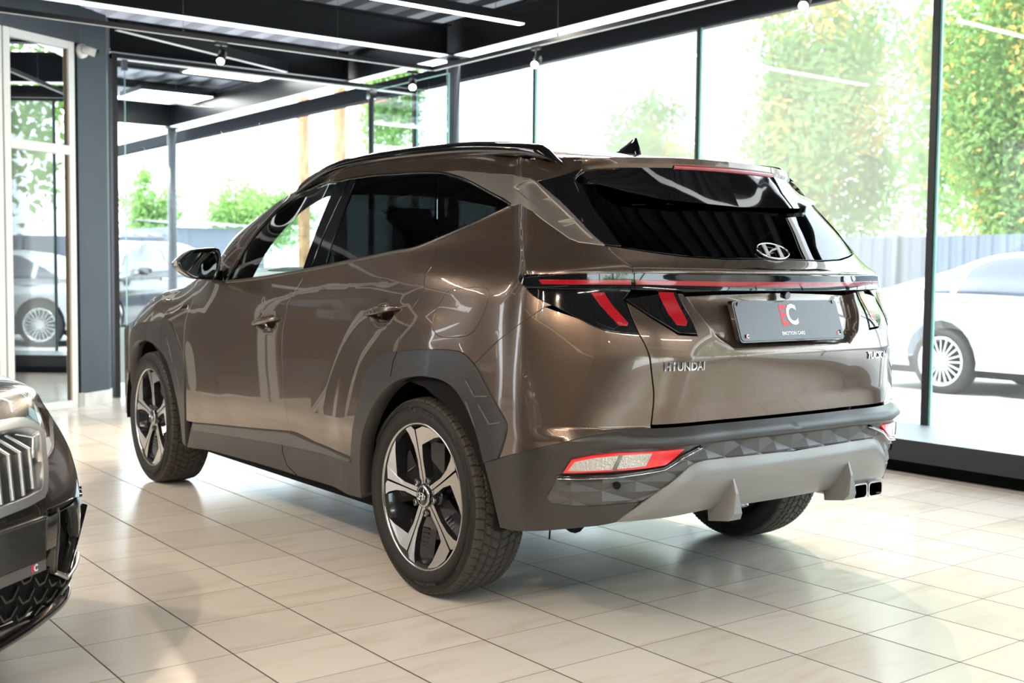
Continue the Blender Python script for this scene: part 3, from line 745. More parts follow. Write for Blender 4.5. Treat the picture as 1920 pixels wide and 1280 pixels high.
def build_body_net():
    rows = []; sharp = []
    s9 = 0
    for r, z in enumerate(TV):
        row = []; sh = []
        fr = min(1, max(0, (z-.3)/.4))
        # front: centre, then corner
        zz = z
        def fz(x): 
            c = crown(x)
            return z if z < .80 else .80+(c-.80)*min(1, (z-.80)/(1.6-.80)*2.2) if c > .8 else min(z, c)
        def fy(x, y):   # roll in towards the crown
            if z < .80: return y
            k = min(1.4, (z-.80)/.36)
            return y-(y-crown_y(x))*k**2*.72 if k < 1 else crown_y(x)-(k-1)*.35+ (y-crown_y(x))*.28
        xf = 3.60-.05*abs(z-.6) if z < .85 else 3.60-.0125-(z-.85)*.4
        row.append((xf, 0, fz(xf))); row.append((xf-.03, .35, fz(xf))); row.append((xf-.14, .66, fz(xf-.14)))
        row.append((3.37-(xf<3.5)*.03, fy(3.37,.80), fz(3.37)))
        sh += [0]*4
        dx = REAR[r][0][0]+.56
        for x in SX:
            w = np.interp(x, [-.45,-.32,-.12,.1,.35,.6], [1,.85,.6,.35,.12,0]) if z > 1.1 else 0
            xx = x+dx*w
            y = side_y(x, r)
            taper = np.interp(x, [2.68,2.95,3.2], [0,.022,.085]) if z > .3 else np.interp(x, [2.68,2.95,3.2], [0,.03,.1])
            y -= taper
            if x >= 2.3:
                row.append((xx, fy(x, y), fz(x)))
            elif x > 2.0:
                row.append((xx, .5*y+.5*fy(x, y), .5*fz(x)+.5*z))
            else:
                zt = ztop(xx, z); 
                if x >= 1.2 and z > 1.1: y = np.interp(zt, TV, YM)-.06*((z-1.1)/.5)**3
                row.append((xx, y, zt))
            sh.append(0)
        (a, b), (c, d), e, f, g = REAR[r]
        zr = ztop(-.3, z)
        row += [(a,b,zr), (c,d,zr), (e,EY[r],zr), (f,.3,ztop(-.5,z)), (g,0,ztop(-.5,z))]
        sh += [SHARP[r]*(.7 if r < 8 else .3)]+[SHARP[r]]*4
        rows.append(row); sharp.append(sh)
    P = np.array(rows)
    d = np.linalg.norm(np.diff(P[7], axis=0), axis=1); su = np.concatenate([[0], np.cumsum(d)])
    return Net(P, sharp, su, TV)
BODY = build_body_net()
S_OFF = float(BODY.su[4])      # s where x = 3.2 on the side; s grows rearwards
def s_of_x(x): return S_OFF+(3.2-x)
BODY.creases = [(TV[r], s_of_x(-.56)) for r in (3,4,6,7,10,11)]
def body_crease(p, u, v):
    """facets pressed into the doors and the rear quarter"""
    x, z = p[:,0].copy(), p[:,2]; q = p.copy()
    def ramp(d, w=.06): return np.where(d > w, d-w/2, np.where(d > 0, d*d/(2*w), 0))
    side = np.clip((u-(s_of_x(2.6)))/.2, 0, 1)*np.clip((s_of_x(-.40)-u)/.25, 0, 1)**2
    # rear door facet: rises rearwards from a diagonal line
    def line_d(x0, z0, x1, z1):   # signed distance, positive towards the rear/bottom
        dx, dz = x1-x0, z1-z0; l = math.hypot(dx, dz); return ((x-x0)*dz-(z-z0)*dx)/l
    dr = -line_d(.98, .47, .36, 1.02)
    low = np.clip((1.06-z)/.16, 0, 1)
    low = low*low*(3-2*low)
    off = ramp(-(( x-.98)*(1.02-.47)-(z-.47)*(.36-.98))/math.hypot(.62,.55))*.12*low
    off = .05*np.tanh(off/.05)
    # front door facet behind the front wheel
    f2 = ramp((( x-1.52)*(1.02-.40)-(z-.40)*(1.98-1.52))/math.hypot(.46,.62))*.08*low
    f2 = .035*np.tanh(f2/.035)
    q[:,1] += (off*.55+f2*.5)*side
    # flare around the rear and front arches
    for cx, tail in ((-.03, 1.0), (2.64, .6)):
        r = (np.abs((x-cx)/.50)**2.6+np.abs((np.maximum(z,.36)-.34)/.56)**2.6)**(1/2.6)     # 1 at the outer edge of the trim
        f = np.clip((1.45-r)/.42, 0, 1); f = f*f*(3-2*f); lip = 0
        q[:,1] += tail*(.010*f-.005*lip)*np.clip((1.2-z)/.1, 0, 1)*np.clip((x+.62)/.35, 0, 1)**2*(3-2*np.clip((x+.62)/.35, 0, 1))*np.clip((3.05-x)/.2, 0, 1)
    zl = np.interp(x, [-.6,-.4,0,.35,.7,1.05,1.5,2.0], [1.163,1.158,1.135,1.105,1.072,1.040,1.005,.975]); d = z-zl
    wdt = np.where(d > 0, .11, .085); a = np.sqrt(d*d+.014**2); rd_ = np.clip(1-a/wdt, 0, 1)
    ss_ = lambda t: np.clip(t, 0, 1)**2*(3-2*np.clip(t, 0, 1)); fade = ss_((x+.62)/.45)*ss_((2.1-x)/.5)
    q[:,1] += .0055*rd_*fade*np.clip((1.5-z)/.2, 0, 1)
    return q
BODY.off = body_crease

# ---------------------------------------------------------------- outlines of the panels, picked up on the body surface
smax = float(BODY.su[-1])
PK = lambda pts: BODY.pick(pts)
GAPA = [(385,527),(373,545),(362,565),(352,588),(347,608),(345,640),(344,665),(345,691)]
GAPB = [(575,506),(570,517),(562,532),(547,555),(540,567),(536,590),(531,615),(529,640),(529,670),(530,702),(531,727),(535,760),(540,790),(546,808)]
GAPC = [(819,450),(819,460),(815,487),(802,510),(796,522),(795,540),(787,557),(771,582),(757,610),(751,627),(748,640),(746,659)]
GATE = [(1136,460),(1155,479),(1177,495),(1186,503),(1186,512)]
GATE2 = [(1172,562),(1185,597),(1195,622),(1212,654),(1221,700),(1225,737),(1224,762),(1220,800),(1222,804)]
BELT = [(425,527.5),(480,522),(520,515.5),(575,506),(655,490),(742,472),(775,466.5),(819,450),(880,424),(930,400),(958,386)]
DTOP = [(425,526),(440,497),(457,466),(480,434),(510,401),(530,383),(562,363),(592,350),(630,340),(655,335),(705,328),(755,325),(819,323),(855,330),(880,340),(917,360),(942,373),(958,384)]
SM = 4
def up(pts, relax=0):
    A = np.array(smooth_poly(pts, SM))
    for _ in range(relax): A[1:-1] = .25*A[:-2]+.5*A[1:-1]+.25*A[2:]
    return [tuple(p) for p in A]
def sg(A, i=None, j=None, n=None):
    """pieces of an upsampled outline, addressed by its original points"""
    m = (len(A)-1)//SM+1; i = 0 if i is None else (i if i >= 0 else m+i); j = m if j is None else (j if j >= 0 else m+j)
    return A[i*SM:(j-1)*SM+1]
gapA, gapB, gapC, gate, gate2, belt, dtop = [up(PK(p)) for p in (GAPA, GAPB, GAPC, GATE, GATE2, BELT, DTOP)]
gate = sg(gate, 0, 4)[:-1]+[gate[3*SM], gate[-1]]
archR_o = up(PK([(659,857),(661,825),(665,790),(677,735),(687,697),(705,672),(725,662),(746,659),(805,654),(855,657),(870,662),(890,682),(905,712),(925,749),(947,787),(951,800),(945,830),(935,859)]), 6)
archR_i = up(PK([(680,934),(677,900),(676,865),(679,815),(690,780),(708,742),(735,710),(767,701),(817,702),(842,712),(860,732),(875,757),(895,802),(912,860),(926,940),(938,989)]), 30)
archF_o = up(PK([(348,788),(349,729),(346,692),(341,661),(332,633),(323,608),(313,595)])+[(s_of_x(x), z) for x, z in [(2.56,.906),(2.70,.905),(2.83,.885),(3.00,.80),(3.13,.64),(3.18,.45),(3.19,.27)]], 8)
archF_i = up(PK([(344,830),(341,774),(332,729),(318,687),(313,664)])+[(s_of_x(x), z) for x, z in [(2.47,.765),(2.60,.782),(2.74,.782),(2.90,.725),(3.03,.60),(3.08,.45),(3.09,.27)]], 20)
bumpline = up(PK([(890,682),(932,640),(960,618),(985,600),(1022,575)]))
lamp = up(PK([(980,516),(977,524),(987,542),(1005,557),(1035,572),(1085,597),(1110,610),(1135,620),(1167,625),(1196,626)]))
lampin = PK([(1196,626),(1185,600),(1169,562),(1186,541),(1186,513)])
blk_top = PK([(935,859),(960,852),(1035,834),(1110,815),(1172,806),(1222,803)])
doorbot = PK([(348,788),(362,791.5),(420,797),(480,803),(546,808.5)])
rdoorbot = PK([(546,808.5),(556,811),(592,829),(630,845),(659,857)])
def C_(t): return (smax, t)

SUV = empty('suv', (0,0,0))
tag(SUV, 'bronze brown metallic SUV seen from its rear left corner, centre of the showroom', 'car')
parts = {}
def both_sides(name, poly, m, **k):
    a = panel(name, BODY, poly, m, SUV, side=1, **k); b = panel(name, BODY, poly, m, SUV, side=-1, **k)
    return a, b
# painted panels
front_door = gapA + doorbot[0:] + gapB[::-1][1:] + sg(belt,0,4)[::-1][1:]

HND = [PK([(500,603)])[0], PK([(718,585)])[0]]
def cup(c):
    def f(P, V):
        a = (V[:,0]-c[0])/.088; b = (V[:,1]-c[1]+.004)/.040; q = np.sqrt(a*a+b*b)
        k = np.clip((1-q)/.55, 0, 1); return -.026*k*k*(3-2*k)
    return f
def ring(c, k=1.0): return [(c[0]+.088*k*math.cos(i*math.pi/12), c[1]-.004+.040*k*math.sin(i*math.pi/12)) for i in range(25)]
rear_door = gapB + rdoorbot[1:] + sg(archR_o,1,8) + gapC[::-1][1:] + sg(belt,3,8)[::-1][1:-1]
both_sides('front_door', front_door, M_PAINT, step=.022, disp=cup(HND[0]), lines=[ring(HND[0],k) for k in (1,.75,.5,.25)])
both_sides('rear_door', rear_door, M_PAINT, step=.022, disp=cup(HND[1]), lines=[ring(HND[1],k) for k in (1,.75,.5,.25)])
garn_lo = PK([(958,386),(975,381),(997,394),(1035,424),(1067,447),(1085,454),(1134,460)])
garn_up = PK([(821,323),(860,320),(920,326),(960,327.5),(995,334),(1008,341)])
garn_r = PK([(1008,341),(1060,387),(1092,420),(1134,460)])
quarter = gapC[::-1]+sg(belt,8)+garn_lo[1:]+gate[1:]+sg(lamp,0,5)+[bumpline[-1]]+bumpline[::-1][1:]+sg(archR_o,7,12)[::-1][1:]
FUEL = smooth_poly(PK([(811,613),(812,600),(818,580),(830,558),(842,545),(857,541),(880,539),(903,538),(913,541),(916,549),(915,562),(908,585),(898,605),(888,620),(873,630),(850,632),(830,632),(818,626)]), 4, True)
panel('quarter_panel', BODY, quarter, M_PAINT, SUV, holes=[FUEL], step=.022); panel('quarter_panel', BODY, quarter, M_PAINT, SUV, side=-1)
panel('fuel_door', BODY, FUEL, M_PAINT, SUV, step=.022)
bump_side = bumpline+sg(lamp,5)+sg(gate2,2)+blk_top[::-1][1:]+sg(archR_o,11)[::-1][1:-1]
both_sides('bumper_corner', bump_side, M_PAINT, step=.015)
fender = sg(archF_o,2,9)+[(s_of_x(2.95),.84),(s_of_x(3.2),.84),(float(BODY.su[3]),.85),(float(BODY.su[3]),1.30),(s_of_x(3.0),1.50),(s_of_x(2.3),1.50),(s_of_x(2.02),1.16)]+gapA
both_sides('front_fender', fender, M_PAINT)
front_bumper = [(float(BODY.su[0]),.30),(s_of_x(3.185),.30),(s_of_x(3.18),.45),(s_of_x(3.13),.64),(s_of_x(3.0),.80),(s_of_x(2.95),.84),(s_of_x(3.2),.84),(float(BODY.su[3]),.85),(float(BODY.su[3]),1.28),(0.02,1.28)]
both_sides('front_bumper', front_bumper, M_PAINT)
# black lower cladding
sill = doorbot[1:]+rdoorbot[1:]+PK([(672,900),(680,934),(655,927),(627,912),(555,890),(480,867),(395,844),(352,838)])
both_sides('side_sill', sill, M_PLAST, off=.004, depth=.05)
both_sides('rear_arch_trim', archR_o+sg(archR_i,0,14)[::-1]+PK([(672,900)]), M_PLAST, off=.006, depth=.06)
both_sides('front_arch_trim', archF_o+archF_i[::-1]+PK([(350,836)]), M_PLAST, off=.006, depth=.06)
# side frame above the doors, and the satin rear pillar panel
frame = sg(dtop,0,13)+garn_up[1:]+[(garn_up[-1][0]+.012,1.598),(s_of_x(-.10),1.598),(s_of_x(.3),1.598),(s_of_x(.9),1.598),(s_of_x(1.3),1.598),(s_of_x(1.6),1.598),(s_of_x(1.9),1.59),(s_of_x(2.06),1.30),(s_of_x(2.02),1.16)]+gapA[:1]
both_sides('roof_side_frame', frame, M_PAINT)
garn = garn_up+garn_r[1:]+garn_lo[::-1][1:]+sg(dtop,13)[::-1][1:]
gin = PK([(963,352),(969,346),(995,337),(1004,342),(1035,374),(1075,412),(1112,447),(1095,447),(1070,437),(1040,410),(998,378)])
both_sides('rear_pillar_garnish', garn, M_SATIN, off=.002, step=.014, holes=[gin], gap=.0008)
both_sides('garnish_recess', gin, M_SATIN, off=-.007, step=.014, gap=-.002)
for sd in (1,-1):
    for q in ([(984,379),(1036,371),(1040,376),(1004,388)], [(1031,415),(1076,410),(1080,415),(1052,423)]):
        t = PK(q); V = BODY.pos([a for a,_ in t],[b for _,b in t]); Nn = BODY.nrm([a for a,_ in t],[b for _,b in t])
        lift = np.array([-.004,.006,-.007,-.007])[:,None]; T_ = V+Nn*lift; B_ = V-Nn*.012; Q = np.concatenate([T_, B_])*[1,sd,1]
        MB().add(Q, [(0,1,2,3),(0,1,5,4),(1,2,6,5),(2,3,7,6),(3,0,4,7)]).build('garnish_fin', M_SATIN, SUV, bevel=.001)
# glass
fg = sg(dtop,0,9)+PK([(631,341),(567,504)])+sg(belt,1,3)[::-1]
both_sides('front_door_glass', inset_poly(fg,.004), M_SIDE, off=-.006, depth=.004)
bp1 = PK([(631,341),(654,336),(581,503),(567,505)]); bp2 = PK([(657,335),(668,333),(609,498),(585,502)])
both_sides('b_pillar_cover', bp1, M_BLK, off=-.001); both_sides('b_pillar_cover', bp2, M_BLK, off=-.001)
rg = PK([(669,334),(705,329),(755,326.5),(818,324.5),(818,448),(775,464),(742,470),(655,487),(610,497)])
both_sides('rear_door_glass', rg, M_PRIV, off=-.004, depth=.004)
qg = PK([(820.5,325.5),(855,332.5),(880,342.5),(917,362.5),(953,383.5),(930,396),(880,420),(820.5,447)])
both_sides('quarter_glass', qg, M_PRIV, off=-.004, depth=.004)
both_sides('glass_divider', PK([(812,324),(826,325),(826,445),(812,451)]), M_BLK, off=-.012, step=.03)
for sd in (1,-1):
    ribbon('belt_moulding', BODY, belt, .014, .006, M_BELT, SUV, side=sd)
    ribbon('window_seal', BODY, dtop, .010, .004, M_BLK, SUV, side=sd)
# inner structure, dark
hole_w = lambda p, d=.02: inset_poly(p, d)
shell = [(s_of_x(3.1),.30),(s_of_x(3.1),1.0),(s_of_x(2.2),1.06),(s_of_x(1.9),1.06)]+[(a,b-.03) for a,b in sg(belt,0,-1)]+[(a,b+.0) for a,b in garn_up[::-1][:5]]+garn_r[1:]+[gate[-2]]+[(smax-.014,1.17),(smax-.014,.74),(s_of_x(-.48),.74),(s_of_x(-.46),.30)]
circ = lambda cx, cz, r, n=24: [(s_of_x(cx+r*math.cos(2*math.pi*i/n)), cz+r*math.sin(2*math.pi*i/n)) for i in range(n)]
both_sides('inner_shell', shell, M_MATT, off=-.022, gap=0.0, step=.04, disp=lambda P, V: -.035*np.clip((V[:,0]-s_of_x(-.35))/.2, 0, 1), holes=[circ(0,.37,.40), circ(2.68,.37,.40), [(smax-.5,.88),(smax-.03,.88),(smax-.03,1.12),(smax-.5,1.12)]])
both_sides('door_frame_lining', frame[:-1], M_INT, off=-.016, step=.04)

# ---------------------------------------------------------------- tailgate
lampT = PK([(1171,562),(1225,597),(1272,626),(1307,628),(1296,600),(1268,548)])
t_bar0 = float(np.mean([t for _,t in PK([(1240,545),(1340,546),(1420,546)])])); t_bar1 = 1.163
gate_lo = lampT+[(smax,lampT[-1][1]+.004),C_(.678)]+PK([(1440,781.5),(1335,792),(1222,804)])+gate2[::-1][1:-1]
gate_lo = [(a, max(b, .6815)) for a, b in gate_lo]
rec = PK([(1276,549),(1322,604),(1345,634),(1378,657)])
yb = rec[-1][1]
rec = rec+[(smax+.4,yb+.004),(smax+.4,1.20),(rec[0][0],1.20)]
pl_s = (smax-.29, smax); 
def gate_disp(P, V):
    """hollow that carries the number plate, its floor upright"""
    d = dist_poly(V, rec); ins = inside(V, rec)
    k = np.clip(d/.035, 0, 1); k = k*k*(3-2*k)
    return -.034*np.where(ins, k, 0)*np.clip((V[:,1]-.86)/.06, 0, 1)
panel('tailgate', BODY, gate_lo, M_PAINT, SUV, both=True, gap=.0045, disp=gate_disp, step=.011, lines=[rec[:4]+[(smax-.005,yb+.004)], inset_poly(rec,.035)[:4]+[(smax-.005,yb+.039)], inset_poly(rec,.018)[:4]+[(smax-.005,yb+.022)]])
gate_up = PK([(1136,460),(1167,464.5),(1222,473),(1282,481),(1360,486)])+[C_(1.222),C_(t_bar1)]+PK([(1186,512)])+gate[::-1][1:-1]
panel('tailgate_upper_panel', BODY, gate_up, M_PAINT, SUV, both=True, gap=.002, step=.014)
# rear window: black blade at its side and the tinted glass
gl = PK([(1167,463),(1222,471),(1282,479),(1360,484)])
TG = 1.385
tg = float(PK([(1213,376)])[0][1])
glass = gl+[C_(1.224),C_(1.50)]+PK([(1092,345),(1110,385),(1136,418)])
panel('rear_window', BODY, glass, M_PRIV, SUV, both=True, off=-.001, depth=.004)
blade = PK([(1008,341),(1060,387),(1092,420),(1135,459),(1165,462),(1135,418),(1110,385),(1092,347),(1075,335)])+PK([(1090,318)])
panel('window_side_blade', BODY, blade, M_BLK, SUV, off=.002); panel('window_side_blade', BODY, blade, M_BLK, SUV, off=.002, side=-1)
for sd in (1,):
    ribbon('blade_edge', BODY, up(PK([(1097,322),(1078,337),(1086,360),(1090,390),(1092,416)])), .006, .006, M_BLK, SUV, side=sd)
# light bar across the tailgate
def dis_bar(d): return lambda P, V: d*np.clip((V[:,1]-t_bar0+.004)/.008, 0, 1)
bar = [gate[-1],(gate[-1][0],t_bar0),(smax,t_bar0),(smax,t_bar1),(gate[-1][0],t_bar1)][1:]
lb = panel('light_bar', BODY, bar, M_BLK, SUV, both=True, off=.016, depth=.05, step=.012)
red = PK([(1190,524.5),(1190,535)]); r0, r1 = red[1][1], red[0][1]
panel('light_strip', BODY, [(bar[0][0]+.004,r0),(smax,r0),(smax,r1),(bar[0][0]+.004,r1)], M_RED, lb, both=True, off=.0175, depth=.002, step=.012)
for sd in (1,-1):
    # corner lamp: black body, the bar over it, the red strip and the claws below
    o = panel('tail_lamp', BODY, lamp+lampin[1:], M_BLK, SUV, side=sd, off=.003, step=.012)
    a = PK([(981,516),(978,524),(990,541)]); k = [a[0],a[1],a[2],(gate[-1][0],t_bar0),(gate[-1][0],t_bar1)]
    panel('lamp_bar', BODY, k, M_BLK, o, side=sd, off=.014, depth=.03, step=.012)
    rs = PK([(1012,524.5),(1016,534)]); panel('light_strip', BODY, [rs[0],(rs[1][0]+.005,r0),(gate[-1][0]-.01,r0),(gate[-1][0]-.01,r1)], M_RED, o, side=sd, off=.0155, depth=.002, step=.012)
    c1 = PK([(1106,548),(1132,548),(1150,575),(1178,606),(1176,612),(1160,611),(1140,590)])
    panel('lamp_claw', BODY, c1, M_RED, o, side=sd, off=.0045, depth=.003, step=.01)
    g = PK([(1082,546),(1102,548),(1160,612),(1150,618),(1118,605),(1092,575)])
    panel('lamp_lens', BODY, g, M_BLK, o, side=sd, off=.005, depth=.003, step=.012)
    o2 = panel('gate_lamp', BODY, PK([(1172,561),(1225,595.5),(1272,624.5),(1306,626.5),(1295,600),(1267,547)]), M_BLK, SUV, side=sd, off=.003, step=.012)
    c2 = PK([(1233,547),(1262,548),(1276,580),(1288,605),(1285,612),(1268,610),(1252,590)])
    panel('lamp_claw', BODY, c2, M_RED, o2, side=sd, off=.0045, depth=.003, step=.01)
# number plate with its frame, lettering
pc = np.array([-.893, 0, 1.001]); tilt = math.atan2(.045, .132)
def plate_pt(y, h, out=0.0):   # y lateral, h height from the centre, out away from the car
    return (pc[0]+math.sin(tilt)*h*1.0-math.cos(tilt)*out, y, pc[2]+math.cos(tilt)*h+0*out)
def plate_mb(w, h, o0, o1, r=.012):
    mb = MB(); pts = []
    for cx, cy, a0 in ((w/2-r,h/2-r,0),(-w/2+r,h/2-r,90),(-w/2+r,-h/2+r,180),(w/2-r,-h/2+r,270)):
        for i in range(5): a = R(a0+i*22.5); pts.append((cx+r*math.cos(a), cy+r*math.sin(a)))
    n = len(pts); V = [plate_pt(a,b,o0) for a,b in pts]+[plate_pt(a,b,o1) for a,b in pts]
    mb.add(V, [tuple(range(n)), tuple(range(n,2*n))[::-1]]+[(i,(i+1)%n,n+(i+1)%n,n+i) for i in range(n)]); return mb
M_PLF = mat('plate_frame', (.012,.012,.013), .25, coat=.5)
M_PLATE = mat('plate_grey', (.065,.075,.088), .30, coat=.35, coat_rough=.2)
M_WHT = mat('white_letter', (.80,.80,.80), .4); M_LRED = mat('red_letter', (.70,.03,.05), .4)
pf = plate_mb(.540, .142, -.016, .004).build('number_plate', M_PLF, SUV)
plate_mb(.528, .130, .004, .0065).build('plate_face', M_PLATE, pf)
def plate_text(body, size, y, h, m, spacing=1.0, bold=0.0, sx=1.0, out=.0072, name='lettering', par=None, shear=0.0):
    V, Fc = text_mesh(body, size, 0.0, bold, 'CENTER', spacing, shear)
    Q = [plate_pt(y-v[0]*sx, h+v[1], out) for v in V]
    return MB().add(Q, Fc).build(name, m, par or pf, recalc=False)
plate_text('E', .098, .030, .016, M_LRED, bold=.003, sx=.80); plate_text('C', .098, -.012, .018, M_WHT, bold=.003, sx=.85, out=.0078)
plate_text('EMOTION CARS', .0165, 0, -.044, M_WHT, bold=.0006)
for yy in (.238,-.238): plate_text('E', .018, yy+.004, -.050, M_LRED, bold=.0008); plate_text('C', .018, yy-.006, -.050, M_WHT, bold=.0008)
for yy, hh in ((.252,.055),(-.245,.058),(.246,-.055),(-.252,-.05)):
    MB().tube([plate_pt(yy,hh,.006), plate_pt(yy*.985,hh+.012,.009)], .0022, 6).build('cable_tie', M_MATT, pf)
# badges
def surf_text(body, size, centre_px, m, name, bold=0.0, sx=1.0, side=1, out=.003, parent=SUV, spacing=1.0, depth=.002, dy=0):
    V, Fc = text_mesh(body, size, depth, bold, 'CENTER', spacing)
    c = PK([centre_px])[0] if len(centre_px) == 2 else (smax-centre_px[0], centre_px[1]); A = np.array(V)
    ss = c[0]+A[:,0]*sx; tt = c[1]+A[:,1]+dy
    s2 = ss.copy(); sgn = np.ones(len(ss))
    if side < 0: ss = c[0]-A[:,0]*sx
    P = BODY.pos(np.minimum(ss, smax), tt); Nn = BODY.nrm(np.minimum(ss, smax-.001), tt); P = P+Nn*(out+A[:,2:3])
    if side < 0: P[:,1] *= -1
    return MB().add(P, Fc).build(name, m, parent, recalc=False)
surf_text('HYUNDAI', .037, (1284,687.5), M_CHR, 'maker_lettering', bold=.0008, sx=.93, spacing=1.0)
surf_text('TUCSON', .034, (.475,.868,0), M_CHR, 'model_lettering', bold=.0008, sx=1.0, side=-1)
def oval_badge(c, n, upv, w, h, parent, name='maker_badge', m=None, base=None):
    """ring with a slanted letter H"""
    m = m or M_CHR
    c = Vector(c); n = Vector(n).normalized(); u = Vector(upv); u = (u-n*u.dot(n)).normalized(); rt = u.cross(n)
    mb = MB(); ring = []
    N = 40; prof = [(1.0,0.0),(1.0,.0035),(.93,.006),(.86,.0035),(.86,0.0)]
    V = []; F = []
    for i in range(N):
        a = 2*math.pi*i/N
        for k, o in prof: V.append(c+rt*(w/2*(k if k > .95 else 1-(1-k)*h/w*1.0)*math.cos(a))+u*(h/2*k*math.sin(a))+n*o)
    q = len(prof)
    for i in range(N):
        for k in range(q-1): F.append((i*q+k, i*q+k+1, ((i+1)%N)*q+k+1, ((i+1)%N)*q+k))
    mb.add(V, F, 0, True)
    def P2(a, b, o=.004): return c+rt*(a*w/2)+u*(b*h/2)+n*o
    def bar(pts):
        k = len(pts); V = [P2(a,b) for a,b in pts]+[P2(a,b,0) for a,b in pts]
        mb.add(V, [tuple(range(k))]+[(i,(i+1)%k,k+(i+1)%k,k+i) for i in range(k)], 1)
    s = .28
    bar([(-.62,-.55),(-.46,-.70),(-.22+s*.2,.80),(-.42+s*.1,.78)]); bar([(.62,.55),(.46,.70),(.22-s*.2,-.80),(.42-s*.1,-.78)])
    bar([(-.40,-.22),(-.30,-.30),(.0,.02),(.40,.22),(.30,.34),(-.02,.16)])
    o = mb.build(name, [m, mat('badge_letter', (.85,.85,.85), .38, .8)], parent)
    if base:
        b2 = MB(); k = 32; V = [c+rt*(w/2*math.cos(2*math.pi*i/k))+u*(h/2*math.sin(2*math.pi*i/k))+n*.0005 for i in range(k)]
        b2.add(V, [tuple(range(k))]); b2.build('badge_ground', base, o)
    return o
bq = BODY.pos([smax],[1.247])[0]; bn = BODY.nrm([smax-.0005],[1.247])[0]; bn[1] = 0
oval_badge(bq+bn*.004, bn, (0,0,1), .160, .082, SUV)
MB().tube([(-.862,0,1.088),(-.885,0,1.085)], .013, 12).build('reversing_camera', M_BLK, SUV)

# ---------------------------------------------------------------- rear bumper
lip0 = .619
s_a, s_b = [p[0] for p in PK([(1440,812),(1285,832)])]
LIP = [(s_a,lip0),(s_b,lip0)]
fog_out = PK([(1155,842),(1110,850),(1072,859),(1055,885),(1046,895),(1025,930),(1035,945),(1110,949),(1200,941)])
skid_side = PK([(1155,979),(1132,984),(1117,986),(960,994)])
bumper_up = blk_top+PK([(1335,792),(1440,781)])+[C_(.676),C_(lip0)]+LIP+fog_out+skid_side+sg(archR_i,13)[::-1]
bumper_up = [(a, .6745 if .655 < b < .70 and a > smax-.75 else b) for a, b in bumper_up]
panel('rear_bumper', BODY, bumper_up, M_PLAST, SUV, both=True, depth=.03, off=.002)
# diamond relief panel
dia = PK([(1155,842),(1110,850),(1072,859),(1055,885),(1046,895),(1025,930),(1035,945),(1110,949),(1200,941),(1222,930),(1290,874),(1316,864),(1447,849)])+[C_(.560),C_(lip0)]+LIP
W2, H2 = .082, .030
A = np.array(dia); lo, hi = A.min(0)-.1, A.max(0)+.1
def clipseg(a, b): return None
def lattice_panel(poly, name, side):
    """rhombic pyramids: split the polygon along both diagonals families and the axes"""
    poly = subdiv_poly(poly, .02); P = [tuple(p) for p in poly]; n0 = len(P); edges = [(i,(i+1)%n0) for i in range(n0)]
    i0, i1 = int(math.floor((lo[0]-smax)/W2))-1, 2; j0, j1 = int(lo[1]/H2)-1, int(hi[1]/H2)+2
    idx = {}
    for i in range(i0, i1):
        for j in range(j0, j1):
            idx[(i,j)] = len(P); P.append((smax+i*W2+.5*W2*0, j*H2))
    for i in range(i0, i1-1):
        for j in range(j0, j1-1):
            edges += [(idx[(i,j)], idx[(i+1,j)]), (idx[(i,j)], idx[(i,j+1)])]
            if (i+j) % 2 != 0: edges.append((idx[(i,j)], idx[(i+1,j+1)]))
            else: edges.append((idx[(i+1,j)], idx[(i,j+1)]))
    r = delaunay_2d_cdt([Vector(p) for p in P], edges, [], 0, 1e-6)
    V = np.array([tuple(v) for v in r[0]]); T = np.array([f for f in r[2] if len(f) == 3]); c = V[T].mean(1); T = T[inside(c, poly)]
    used = np.unique(T); mp = -np.ones(len(V), int); mp[used] = range(len(used)); V = V[used]; T = mp[T]
    # piecewise linear height: 1 at every second node
    gi = (V[:,0]-smax)/W2; gj = V[:,1]/H2
    fi, fj = np.floor(gi), np.floor(gj); a, b = gi-fi, gj-fj
    odd = (fi+fj) % 2 != 0
    hgt = np.where(odd, 0, 0.0)
    def nodeh(i, j): return np.where((i+j) % 2 == 0, 1.0, 0.0)
    h00, h10, h01, h11 = nodeh(fi,fj), nodeh(fi+1,fj), nodeh(fi,fj+1), nodeh(fi+1,fj+1)
    up = (fi+fj) % 2 != 0     # diagonal 00-11
    v1 = np.where(a > b, h00+(h10-h00)*a+(h11-h10)*b, h00+(h11-h01)*a+(h01-h00)*b)
    v2 = np.where(a+b < 1, h00+(h10-h00)*a+(h01-h00)*b, h11+(h01-h11)*(1-a)+(h10-h11)*(1-b))
    hgt = np.where(up, v1, v2)
    u = np.minimum(V[:,0], smax-.0002)
    Q = BODY.pos(u, V[:,1])+BODY.nrm(u, V[:,1])*(-.006+.010*hgt)[:,None]
    Q2 = Q*[1,side,1]
    return MB().add(Q2, [tuple(t) for t in T]).build(name, M_PLAST2, SUV)
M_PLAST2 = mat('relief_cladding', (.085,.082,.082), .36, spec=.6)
for sd in (1,-1): lattice_panel(dia, 'diamond_relief', sd)
